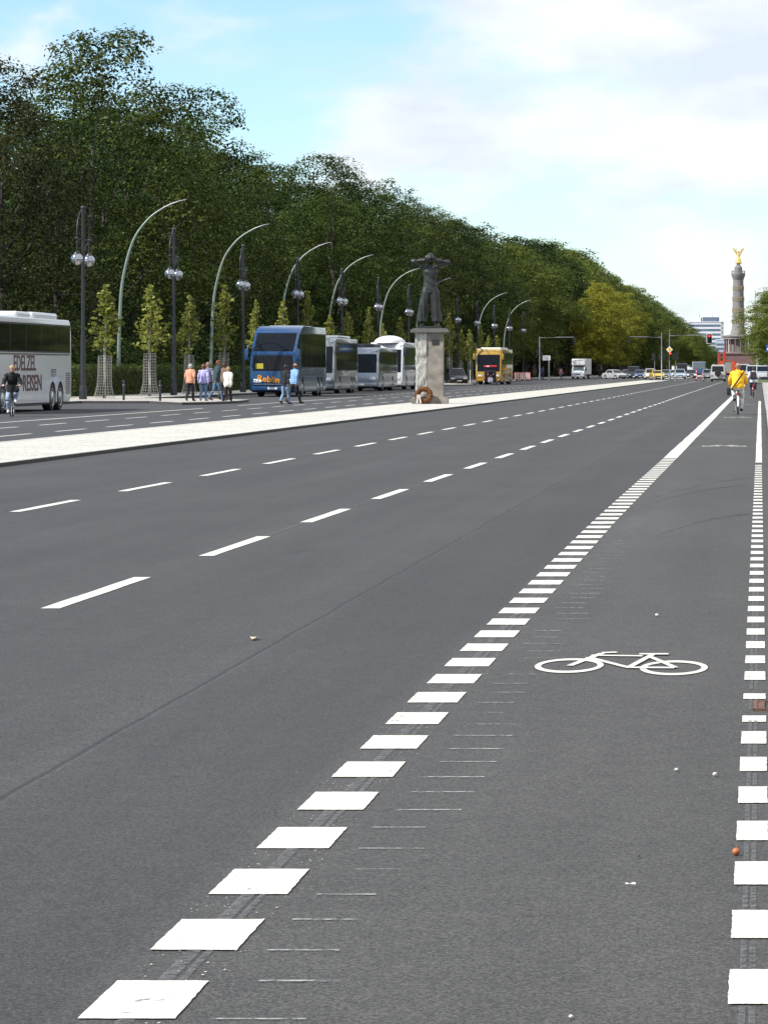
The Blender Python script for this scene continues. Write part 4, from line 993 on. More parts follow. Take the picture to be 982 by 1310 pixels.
me = remeshed(g, .16, 2); me.name = 'gilded_figure'; me.materials.append(M_GOLD); fig = bpy.data.objects.new('gilded_figure', me); COL.objects.link(fig); fig.parent = t
for s_ in (-1, 1):
    g = nb(); pr = [(.3, 4.2), (1.0, 4.6), (2.1, 6.2), (3.3, 8.3), (3.15, 8.6), (2.0, 7.9), (1.0, 6.8), (.35, 5.6)]
    lo = [g.verts.new((s_*x, .5+.15*x, b0+z)) for x, z in pr]; hi = [g.verts.new((s_*x, .75+.25*x, b0+z)) for x, z in pr]
    g.faces.new(lo); g.faces.new(hi[::-1])
    for i in range(8): g.faces.new((lo[i], lo[(i+1) % 8], hi[(i+1) % 8], hi[i]))
    obj('wing', g, M_GOLD, fig)
g = nb(); torus(g, (-1.25, -.95, b0+7.6), .55, .14, 'y', 20, 6); obj('wreath', g, M_GOLD, fig); g = nb(); tube(g, [(1.05, -.85, b0+2.2), (.55, -.6, b0+6.6), (-.25, -.2, b0+10.2)], [.09, .08, .05], 6); obj('staff', g, M_GOLD, fig)
# office block behind
BY = 2500.; M_OFF = pm('white_facade', (.62, .63, .64), .6, var=.06, scale=.1); M_OFFG = pm('office_glazing', (.10, .14, .20), .15, var=.3, scale=.15)
t = thing('office_building', 'white high-rise office block with blue-grey window bands left of the victory column', 'building', (gx(903, BY), BY, 0), R(-6))
g = nb(); box(g, -13.5, 0, 0, 11.5, 16, 37.2, .1); obj('wall', g, M_OFF, t)
for k in range(10):
    g = nb(); box(g, -13.0, -.06, 3.2+k*3.4, 11.0, .2, 5.0+k*3.4)
    box(g, 11.3, .6, 3.2+k*3.4, 11.56, 15.4, 5.0+k*3.4); obj('window', g, M_OFFG, t)
g = nb(); box(g, -13.7, -.3, 37.2, 11.7, 16.3, 37.8, .05); obj('roof', g, M_OFF, t)
g = nb(); box(g, -3.2, 3, 37.8, 8.4, 13, 41.2, .1); obj('plant_room', g, pm('dark_blue_cladding', (.10, .13, .19), .6), t)
g = nb(); box(g, -9.6, 4, 37.8, -4.6, 12, 41.0, .1); box(g, -8.0, 5, 41.0, -6.0, 10, 42.4); obj('lift_house', g, M_OFF, t)
g = nb(); tube(g, [(4, 8, 41.2), (4, 8, 48)], [.12, .06], 6); tube(g, [(-6.2, 8, 42.4), (-6.2, 8, 46.5)], [.12, .06], 6); obj('antenna', g, M_STEEL, t)
t = thing('apartment_building', 'lower pale building showing between the office block and the column hall', 'building', (gx(920.5, 2420), 2420, 0))
g = nb(); box(g, -3, 0, 0, 6, 14, 23, .1); obj('wall', g, pm('pale_blue_facade', (.42, .48, .56), .6, scale=.1), t)
for k in range(6):
    g = nb(); box(g, -2.6, -.06, 3+k*3.2, 5.6, .2, 4.5+k*3.2); obj('window', g, M_OFFG, t)
g = nb(); box(g, -3.2, -.2, 23, 6.2, 14.2, 23.6); obj('roof', g, M_OFF, t)
t = thing('radio_mast', 'hair-thin distant mast between the victory column and the right-hand trees', 'mast', (gx(965.5, 2600), 2600, 0)); g = nb(); tube(g, [(0, 0, 0), (0, 0, 45), (0, 0, 65)], [.5, .3, .18], 8); obj('pole', g, M_STEEL, t); g = nb(); tube(g, [(-1, 0, 40), (1, 0, 40)], .15, 6); obj('crossarm', g, M_STEEL, t)
# ================================================================== PEOPLE
V3 = Vector
def ik(a, b, l1, l2, bend):
    a, b = V3(a), V3(b); d = b-a; D = min(d.length, (l1+l2)*.999); d.normalize()
    x = (l1*l1-l2*l2+D*D)/(2*D); h = math.sqrt(max(0, l1*l1-x*x)); n = V3(bend); n = (n-d*n.dot(d)).normalized()
    return a+d*x+n*h
def pose_walk(st=.28, arm=.24, lean=.02, cross=0.):
    """mid-stride, facing -y; s = -1 leg forward"""
    p = dict(P=(0, .0, .93), W=(0, -.01-lean*.3, 1.10), C=(0, -.02-lean, 1.30), N=(0, -.02-lean*1.3, 1.47), H=(0, -.045-lean*1.6, 1.625))
    for s in (-1, 1):
        f = -s   # +1 for the forward leg
        hip = V3((s*.092, 0, .905)); an = V3((s*.09, -f*st*(1 if f > 0 else 1.1)+.02, .085 if f > 0 else .15)); p['hip%d' % s] = hip
        p['kn%d' % s] = ik(hip, an, .425, .41, (0, -1, 0)); p['an%d' % s] = an; p['toe%d' % s] = an+V3((s*.025, -.19, -.055 if f > 0 else -.115))
        sh = V3((s*.185, -.02-lean, 1.42)); wr = V3((s*.255, f*arm-.04, .90)); p['sh%d' % s] = sh; p['el%d' % s] = ik(sh, wr, .29, .26, (s*.25, 1, 0)); p['wr%d' % s] = wr; p['hd%d' % s] = wr+V3((-s*.005, -.03+f*.02, -.09))
    return p
def pose_stand(): 
    return pose_walk(.05, .03, .0)
def pose_ride(lean=0., up=1, zs=.90, grip=(.265, -.33, 1.03)):
    p = dict(P=(0, .25, zs+.06), W=(0, .22-lean*.35, zs+.23), C=(0, .15-lean, zs+.42-lean*.1), N=(0, .10-lean*1.5, zs+.575-lean*.2), H=(0, .055-lean*1.75, zs+.735-lean*.25))
    for s in (-1, 1):
        hip = V3((s*.09, .22, zs+.03)); hi = (s == up); an = V3((s*.115, .0 if hi else .06, .55 if hi else .215)); p['hip%d' % s] = hip
        p['kn%d' % s] = ik(hip, an, .43, .41, (s*.18, -1, .25)); p['an%d' % s] = an; p['toe%d' % s] = an+V3((s*.02, -.17, -.075))
        sh = V3((s*.185, .12-lean*1.3, zs+.52-lean*.15)); wr = V3((s*grip[0], grip[1]+.07, grip[2]+.03)); p['sh%d' % s] = sh
        p['el%d' % s] = ik(sh, wr, .29, .265, (s*.35, .4, -.8)); p['wr%d' % s] = wr; p['hd%d' % s] = V3((s*grip[0], grip[1]-.015, grip[2]+.012))
    return p
def make_body(p, fem=False, build=1., voxel=.017, grip=False):
    g = nb(); b = build; bones = []
    def T(name, pts, rad, rad2=None, n=12, side=None):
        tube(g, pts, rad, n, side=side, rad2=rad2)
        for i in range(len(pts)-1): bones.append((name, V3(pts[i]), V3(pts[i+1]), (rad[i]+rad[i+1])/2))
    P, W, C, N_, H = (V3(p[k]) for k in 'PWCNH')
    rw = ((.165, .128, .150, .165) if fem else (.160, .148, .172, .178)); rd = ((.118, .10, .118, .085) if fem else (.115, .108, .122, .09))
    T('torso', [P-V3((0, 0, .10)), P, W, C, C.lerp(N_, .72), N_], [rw[0]*.8*b, rw[0]*b, rw[1]*b, rw[2]*b, rw[3]*.86*b, .075], [rd[0]*.8*b, rd[0]*b, rd[1]*b, rd[2]*b, rd[3]*b, .06], 18, (1, 0, 0))
    T('neck', [N_-V3((0, 0, .03)), N_.lerp(H, .6)], [.058, .054])
    up = (H-N_).normalized(); fw = (V3((0, -1, 0))-up*up.dot(V3((0, -1, 0)))).normalized()
    hp = lambda f, u, x=0.: H+fw*f+up*u+V3((x, 0, 0))
    ball(g, hp(-.005, .02), (.078, .096, .10), 18, 14); ball(g, hp(.022, -.055), (.058, .068, .065), 14, 10); bones.append(('head', hp(-.01, -.05), hp(0, .05), .095))
    ball(g, hp(.098, -.022), (.014, .022, .026), 8, 6); ball(g, hp(.086, .012), (.05, .014, .012), 8, 6); ball(g, hp(.083, -.062), (.028, .012, .012), 8, 6)
    for s in (-1, 1): ball(g, hp(-.01, -.012, s*.08), (.014, .022, .034), 8, 6)
    for s in (-1, 1):
        sh, el, wr, hd = (V3(p[k+str(s)]) for k in ('sh', 'el', 'wr', 'hd')); hip, kn, an, toe = (V3(p[k+str(s)]) for k in ('hip', 'kn', 'an', 'toe'))
        T('torso', [C.lerp(N_, .6), sh], [.075, .066*b]); T('uarm', [sh, sh.lerp(el, .45), el], [.062*b, .052*b, .043*b]); T('farm', [el, el.lerp(wr, .35), wr], [.043*b, .041*b, .029])
        d = (hd-wr).normalized(); T('hand', [wr-d*.01, wr+d*.035, wr+d*.085], [.028, .041, .038], [.022, .021, .016], 12, (0, 1, 0) if not grip else (1, 0, 0))
        T('thigh', [hip, hip.lerp(kn, .4), kn], [.09*b, .082*b, .057*b]); T('calf', [kn, kn.lerp(an, .32), an], [.056*b, .056*b, .037])
        f = (toe-an); T('foot', [an+V3((0, .045, -.03)), an+V3((0, .0, -.025)), an.lerp(toe, .55)+V3((0, 0, .004)), toe], [.036, .045, .046, .032], [.04, .05, .036, .024], 12, (1, 0, 0))
    me = remeshed(g, voxel, 2)
    # fingers, thumb and eyes join the skin mesh
    e = nb(); e.from_mesh(me); bpy.data.meshes.remove(me)
    for s in (-1, 1):
        wr, hd = V3(p['wr%d' % s]), V3(p['hd%d' % s]); d = (hd-wr).normalized(); pal = V3((-s, 0, 0)) if not grip else V3((0, -.25, -1)); ac = d.cross(pal).normalized(); pal = ac.cross(d).normalized()
        c = .95 if grip else .32
        for q, ln in enumerate((.062, .072, .068, .052)):
            r0 = wr+d*.078+ac*(-.027+.018*q); a1 = r0+(d*math.cos(c*.5)+pal*math.sin(c*.5))*ln*.42; a2 = a1+(d*math.cos(c*1.5)+pal*math.sin(c*1.5))*ln*.34; a3 = a2+(d*math.cos(c*2.4)+pal*math.sin(c*2.4))*ln*.28
            tube(e, [r0-d*.02, r0, a1, a2, a3], [.0085, .0092, .0086, .0078, .0058], 7)
        r0 = wr+d*.03-ac*.034; tube(e, [wr+d*.015-ac*.01, r0, r0+d*.032-ac*.018+pal*.014, r0+d*.058-ac*.016+pal*.03], [.012, .0125, .0105, .0075], 7)
        k0 = len(e.faces); ball(e, hp(.086, .0, s*.031), (.0125, .0085, .0095), 10, 8); e.faces.ensure_lookup_table()
        for i in range(k0, len(e.faces)): e.faces[i].material_index = 1
    return e, bones, (H, fw, up)
def person(label, loc, rz, pose, clothes, skin=(.46, .27, .19), hair=None, fem=False, build=1., scale=1., grip=False, extras=None, group=None, shoes=(.02, .02, .02)):
    t = thing('person', label, 'person', loc, rz, group); t.scale = (scale,)*3
    e, bones, (H, fw, up) = make_body(pose, fem, build, grip=grip)
    e.faces.ensure_lookup_table(); e.verts.ensure_lookup_table()
    Cn = np.array([f.calc_center_median()[:] for f in e.faces]); best = np.full(len(Cn), 1e9); reg = np.zeros(len(Cn), dtype=int); names = []
    for nme, a, b_, r in bones:
        if nme not in names: names.append(nme)
        A = np.array(a); B = np.array(b_); AB = B-A; tt = np.clip(((Cn-A)@AB)/(AB@AB), 0, 1); dd = np.linalg.norm(Cn-(A+tt[:, None]*AB), axis=1)/r
        m = dd < best; best[m] = dd[m]; reg[m] = names.index(nme)
    R_ = np.array(names)[reg]; hl = (Cn-np.array(H)); hu = hl@np.array(up); hf = hl@np.array(fw)
    def garment(name, mask, off, mat, flare=0.):
        n = nb(); vm = {}; e.normal_update()
        for i in np.nonzero(mask)[0]:
            f = e.faces[i]; vs = []
            for v in f.verts:
                if v.index not in vm: vm[v.index] = n.verts.new(v.co+v.normal*(off+.006*noise.noise(v.co*17)))
                vs.append(vm[v.index])
            try: n.faces.new(vs)
            except ValueError: pass
        for k in range(2): bmesh.ops.smooth_vert(n, verts=[v for v in n.verts if not v.is_boundary], factor=.4, use_axis_x=True, use_axis_y=True, use_axis_z=True)
        # a little cloth thickness at hems and cuffs
        be = [x for x in n.edges if x.is_boundary]; r_ = bmesh.ops.extrude_edge_only(n, edges=be)
        for v in [q for q in r_['geom'] if isinstance(q, bmesh.types.BMVert)]:
            src = [x.other_vert(v) for x in v.link_edges if x.other_vert(v).normal.length > 0]
            v.co -= (src[0].normal if src else V3((0, 0, 0)))*(off*.9)
        o = obj(name, n, mat, t); o.data.shade_smooth(); return o
    isin = lambda *k: np.isin(R_, k)
    for c in clothes:
        kind, mat = c[0], c[1]; z0 = c[2] if len(c) > 2 else None
        zc = Cn[:, 2]
        if kind in ('jacket', 'shirt', 'blouse', 'coat', 'pullover'):
            m = isin('torso', 'uarm') | (isin('farm') if z0 is None or z0 != 'short' else np.zeros(len(R_), bool)); low = c[3] if len(c) > 3 else pose['P'][2]-.06
            m |= isin('thigh') & (zc > low); m &= (zc > low) | isin('uarm', 'farm'); m |= isin('neck') & (hu < -.155)
            garment(kind, m, {'jacket': .026, 'coat': .03, 'shirt': .016, 'blouse': .018, 'pullover': .021}[kind], mat)
        elif kind == 'trousers': garment(kind, (isin('thigh', 'calf') & (zc > (z0 or 0))) | (isin('torso') & (zc < pose['P'][2]+.06)), .013, mat)
        elif kind == 'shorts': garment(kind, (isin('thigh')) | (isin('torso') & (zc < pose['P'][2]+.06)), .018, mat)
    for s in (-1, 1):
        m = isin('foot') & (Cn[:, 0]*s > 0); garment('shoe', m, .009, pm('shoe_%.2f_%.2f' % (shoes[0], shoes[2]), shoes, .6))
    if hair:
        hm, style = hair; base = isin('head', 'neck')
        m = base & ((hu > .055) | ((hf < .02) & (hu > -.01)) | ((hf < -.02) & (hu > -.06)))
        if style == 'bald': m = base & (hf < .03) & (hu > -.05) & (hu < .045)
        if style == 'long': m = base & ((hu > .05) | (hf < .025)) 
        garment('hair', m & (best < 3), .014 if style != 'long' else .026, hm)
    o = obj('body', e, [pm('skin_%.2f' % skin[0], skin, .55, var=.06, scale=9), M_BLACK], t); o.data.shade_smooth()
    if extras: extras(t)
    return t
cl = lambda n, c, r=.85: pm('cloth_'+n, c, r, var=.14, scale=14, bump=.25, bscale=60)
H_GREY = pm('hair_grey', (.42, .40, .37), .7, var=.2, scale=60); H_BROWN = pm('hair_brown', (.05, .022, .012), .6, var=.3, scale=60); H_DARK = pm('hair_dark', (.012, .01, .009), .55, var=.3, scale=60)
H_BLOND = pm('hair_blond', (.38, .24, .10), .6, var=.25, scale=60); H_LIGHT = pm('hair_light_brown', (.22, .14, .08), .6, var=.25, scale=60); H_RED = pm('hair_auburn', (.14, .045, .02), .6, var=.25, scale=60)
def shoulder_bag(t):
    g = nb(); box(g, -.07, -.14, -.16, .07, .14, .13, .03); g.transform(Matrix.Translation((-.30, .0, .82))); o = obj('bag', g, cl('bag_black', (.015, .015, .016)), t)
PY = .115
people = [
 dict(label='man with white hair in an orange short-sleeved shirt and black trousers, back turned', loc=(gx(243, 146), 146, PY), rz=R(168), pose=pose_walk(.2, .1), clothes=[('trousers', cl('black', (.012, .012, .014))), ('shirt', cl('orange', (.62, .30, .18)), 'short')], hair=(H_GREY, 'short'), build=1.12, scale=.955),
 dict(label='woman with dark red hair in a lavender blouse and jeans', loc=(gx(260, 146.5), 146.5, PY), rz=R(176), pose=pose_walk(.16, .1), clothes=[('trousers', cl('jeans', (.12, .19, .30))), ('blouse', cl('lavender', (.40, .38, .66)))], hair=(H_RED, 'long'), fem=True, build=1.08, scale=.945, shoes=(.3, .28, .25)),
 dict(label='woman with light hair half hidden behind the woman in lavender', loc=(gx(266, 152.5), 152.5, PY), rz=R(185), pose=pose_walk(.12, .06), clothes=[('trousers', cl('slate', (.05, .06, .08))), ('jacket', cl('grey_violet', (.16, .16, .22)))], hair=(H_LIGHT, 'long'), fem=True, scale=1.0),
 dict(label='tall man in a dark green jacket and jeans walking to the right', loc=(gx(277, 147.5), 147.5, .115), rz=R(118), pose=pose_walk(.27, .16), clothes=[('trousers', cl('jeans_mid', (.085, .15, .25))), ('jacket', cl('dark_green', (.025, .055, .055)), None, .84)], hair=(H_RED, 'short'), build=1.05, scale=1.05, shoes=(.14, .08, .05)),
 dict(label='woman with brown hair in a beige brown coat behind the woman in white', loc=(gx(285.5, 151), 151, PY), rz=R(150), pose=pose_walk(.2, .1), clothes=[('trousers', cl('brown_black', (.03, .022, .02))), ('coat', cl('taupe', (.16, .10, .08)), None, .76)], hair=(H_BROWN, 'short'), fem=True, scale=.985),
 dict(label='woman with short blond hair in a white jacket and dark trousers', loc=(gx(291, 147.3), 147.3, .0), rz=R(160), pose=pose_walk(.22, .12), clothes=[('trousers', cl('brown_dark', (.028, .018, .016))), ('jacket', cl('cream_white', (.70, .68, .60)), None, .80)], hair=(H_BLOND, 'short'), fem=True, build=1.12, scale=.945),
 dict(label='man in a black pullover with white collar and jeans crossing the road', loc=(gx(364.5, 144.6), 144.6, 0), rz=R(158), pose=pose_walk(.2, .22), clothes=[('trousers', cl('jeans_light', (.20, .28, .38))), ('pullover', cl('black_wool', (.010, .011, .014)))], hair=(H_DARK, 'short'), scale=1.0),
 dict(label='man in a light blue shirt and black trousers crossing beside the man in black', loc=(gx(376, 147.0), 147.0, 0), rz=R(140), pose=pose_walk(.3, .14), clothes=[('trousers', cl('black2', (.014, .014, .018))), ('shirt', cl('sky_blue', (.20, .36, .62)))], hair=(H_RED, 'bald'), scale=1.03, build=1.06, skin=(.55, .30, .22)),
]
for d in people: person(**d)
person('person in dark blue clothes standing at the foot of the traffic light mast', (gx(693.5, 434), 434, .115), R(150), pose_stand(), [('trousers', cl('navy', (.02, .025, .06))), ('jacket', cl('navy2', (.03, .035, .10)))], hair=(H_DARK, 'short'), scale=1.0)
person('distant pedestrian in a pinkish top left of the white box truck', (gx(717.5, 470), 470, 0), R(20), pose_walk(.2, .1), [('trousers', cl('grey_trousers', (.12, .13, .15))), ('shirt', cl('pinkish', (.36, .2, .2)))], hair=(H_DARK, 'short'), scale=1.0)

# ================================================================== BICYCLES
def bicycle(label, loc, rz, col, fender=None, basket=False, rack=True, lights=True, scale=1.):
    """front towards -y"""
    t = thing('bicycle', label, 'bicycle', loc, rz); fm = pm('bike_paint_%.2f_%.2f_%.2f' % col, col, .35, coat=.4); WR = .34; yf, yr = -.60, .48
    bb = (0, .02, .29); head_t = (0, -.36, .92); head_b = (0, -.40, .76); seat_t = (0, .20, .80)
    g = nb(); tube(g, [head_b, bb], .02, 8); tube(g, [head_t, (0, .14, .60)], .016, 8); tube(g, [bb, seat_t], .017, 8); tube(g, [head_b, head_t], .022, 8)
    for s in (-1, 1):
        tube(g, [bb, (s*.055, .25, .31), (s*.06, yr, WR)], .011, 6); tube(g, [(0, .16, .66), (s*.05, .3, .54), (s*.06, yr, WR)], .009, 6)
    obj('frame', g, fm, t, 60)
    g = nb()
    for s in (-1, 1): tube(g, [(0, -.40, .76), (s*.055, -.43, .69), (s*.055, yf, WR)], .013, 6)
    obj('fork', g, fm, t, 60)
    for y in (yf, yr):
        g = nb(); torus(g, (0, y, WR), WR-.02, .02, 'x', 40, 8); w_ = obj('wheel', g, M_TYRE, t, 80)
        g = nb(); torus(g, (0, y, WR), WR-.045, .011, 'x', 40, 6)
        for k in range(14):
            a = 2*math.pi*k/14; tube(g, [(0, y, WR), (0, y+(WR-.05)*math.cos(a), WR+(WR-.05)*math.sin(a))], .0022, 4)
        tube(g, [(-.065, y, WR), (.065, y, WR)], .018, 8); obj('rim', g, M_CHROME, w_)
        g = nb(); pts = [(0, y+(WR+.03)*math.cos(a), WR+(WR+.03)*math.sin(a)) for a in [R(-8 if y > 0 else 25)+R(165 if y > 0 else 120)*k/14 for k in range(15)]]
        tube(g, pts, .032, 8, side=(1, 0, 0), rad2=.006); obj('mudguard', g, fender or fm, t, 60)
    g = nb(); tube(g, [(0, -.36, .92), (0, -.34, 1.0)], .016, 8); tube(g, [(-.285, -.24, 1.02), (-.27, -.33, 1.03), (-.14, -.38, 1.01), (0, -.36, 1.0), (.14, -.38, 1.01), (.27, -.33, 1.03), (.285, -.24, 1.02)], .0125, 8); hb = obj('handlebar', g, M_CHROME, t, 60)
    for s in (-1, 1):
        g = nb(); tube(g, [(s*.286, -.235, 1.02), (s*.268, -.335, 1.03)], .018, 8); obj('grip', g, M_BLACK, hb)
    g = nb(); tube(g, [(0, .195, .78), (0, .21, .86)], .013, 8); ball(g, (0, .25, .882), (.10, .13, .035), 14, 8); ball(g, (0, .12, .88), (.04, .12, .026), 12, 8); obj('saddle', g, M_BLACK, t, 60)
    g = nb(); lathe(g, [(.09, .055), (.09, .062)], 24, (0, bb[1], bb[2]), 'x'); tube(g, [(-.08, bb[1], bb[2]), (.08, bb[1], bb[2])], .016, 8); tube(g, [(.085, bb[1], bb[2]), (.09, bb[1]+.03, .13)], .01, 6); tube(g, [(-.085, bb[1], bb[2]), (-.09, bb[1]-.03, .45)], .01, 6); cr_ = obj('crank', g, M_CHROME, t)
    g = nb(); box(g, .08, bb[1]-.02, .115, .17, bb[1]+.08, .14, .006); box(g, -.17, bb[1]-.08, .44, -.08, bb[1]+.02, .465, .006); obj('pedal', g, M_BLACK, cr_)
    if rack:
        g = nb()
        for s in (-1, 1): tube(g, [(s*.05, .27, .74), (s*.065, .70, .74)], .007, 6); tube(g, [(s*.065, .62, .74), (s*.065, yr, WR)], .006, 6)
        for k in range(4): tube(g, [(-.06, .32+.12*k, .742), (.06, .32+.12*k, .742)], .005, 6)
        obj('luggage_rack', g, M_BLACK, t)
    if lights:
        g = nb(); box(g, -.045, .70, .66, .045, .74, .73, .01); obj('rear_light', g, M_TAIL, t); g = nb(); ball(g, (0, -.47, .86), (.05, .05, .05), 12, 8); obj('headlight', g, M_LAMPWHITE, t, 60)
    if basket:
        g = nb(); lathe(g, [(.13, .0), (.15, .12), (.165, .24), (.158, .24), (.12, .01)], 20, (0, -.56, .80)); obj('basket', g, pm('dark_wicker', (.02, .02, .018), .9, var=.5, scale=40, bump=1.), t, 40)
    t.scale = (scale,)*3; return t
# the oncoming rider beside the white coach
BX = gx(15.5, 106.5)
bicycle('black bicycle with a dark front basket beside the white coach', (BX, 106.5, 0), R(9), (.03, .03, .032), basket=True)
def jacket_open(t): pass
person('woman in a black jacket and jeans cycling towards us beside the white coach', (BX, 106.5, 0), R(9), pose_ride(.05, 1, .86), [('trousers', cl('jeans_pale', (.26, .34, .45))), ('jacket', cl('black_jacket', (.009, .01, .011)))], hair=(H_BLOND, 'short'), fem=True, build=1.08, scale=.985, grip=True, shoes=(.5, .5, .48), skin=(.55, .32, .23))
# yellow rider
YX = gx(943.5, 111.2)
bicycle('black city bicycle with a white rear mudguard ridden by the person in yellow', (YX, 111.2, 0), R(180+1), (.02, .02, .022), fender=pm('white_mudguard', (.75, .75, .73), .4))
def yellow_extras(t):
    g = nb()
    pts = []
    for k in range(26):
        a = 2*math.pi*k/26; zz = 1.17+.32*math.cos(a); pts.append((-.225*math.cos(a), .19+.225*math.sin(a)-.24*(zz-1.17), zz))
    tube(g, pts+[pts[0]], .028, 6, side=(0, 0, 1), rad2=.012, cap=False); obj('bag_strap', g, cl('strap_black', (.012, .012, .012)), t)
    g = nb(); box(g, .25, .10, .66, .38, .42, .92, .035); obj('shoulder_bag', g, cl('bag_black2', (.014, .014, .015)), t, 40)
    g = nb(); tube(g, [(0, .205, 1.46), (0, .25, 1.37), (0, .262, 1.24)], [.11, .13, .04], 12, side=(1, 0, 0), rad2=[.05, .06, .02]); obj('hood', g, cl('yellow', (.90, .48, .012), .7), t, 60)
person('person in a bright yellow hooded jacket and white trousers cycling away from us', (YX, 111.2, 0), R(181), pose_ride(.02, 1, .90), [('trousers', cl('white_trousers', (.62, .62, .60))), ('jacket', cl('yellow', (.90, .48, .012), .7), None, .93)], hair=(H_LIGHT, 'bald'), build=1.2, grip=True, extras=yellow_extras, skin=(.5, .28, .2))
# dark rider ahead
DX = gx(963.2, 178)
bicycle('dark bicycle with a reddish frame ridden by the person with the backpack', (DX, 178, 0), R(179), (.16, .04, .03))
def pack(t):
    g = nb(); box(g, -.17, .24, 1.02, .17, .42, 1.46, .06, 3); g.transform(Matrix.Translation((0, .0, 0))); o = obj('backpack', g, cl('pack_dark', (.03, .022, .028)), t, 60)
    g = nb(); box(g, -.13, .415, 1.06, .13, .47, 1.24, .025); obj('pocket', g, cl('pack_dark', (.03, .022, .028)), o)
person('cyclist in a white top with a dark backpack riding ahead of the yellow rider', (DX, 178, 0), R(179), pose_ride(.12, -1, .88), [('trousers', cl('dark_slate', (.03, .035, .05))), ('shirt', cl('white_shirt', (.66, .68, .72)))], hair=(H_DARK, 'short'), grip=True, extras=pack, scale=.97)

# ================================================================== VEHICLES (fronts towards -y)
def wheel(t, x, y, r, wd, out=1, rim=M_RIM, rr_=.62):
    g = nb(); lathe(g, [(r*.55, -wd/2), (r*.94, -wd/2), (r, -wd*.36), (r, wd*.36), (r*.94, wd/2), (r*.55, wd/2)], 28, (x, y, r), 'x'); w_ = obj('wheel', g, M_TYRE, t, 40)
    g = nb(); o_ = out*wd/2; q = r*rr_; prof = [(q, x+o_-out*.03), (q*.97, x+o_+out*.012), (q*.8, x+o_-out*.012), (q*.45, x+o_+out*.02), (q*.38, x+o_+out*.05), (q*.1, x+o_+out*.055)]
    lathe(g, prof, 24, (0, y, r), 'x'); obj('rim', g, rim, w_, 40); return w_
def notched(y0, y1, z, wheels, r, rev=False):
    """bottom edge from y0 to y1 at height z with round wheel arches"""
    pts = [(y0, z)]; 
    for wy in sorted(wheels):
        zc = r*.92; a0 = math.asin(max(-1, min(1, (z-zc)/r)))
        for k in range(11):
            a = math.pi-a0-(math.pi-2*a0)*k/10; pts.append((wy+r*math.cos(a), zc+r*math.sin(a)))
    pts.append((y1, z)); return pts
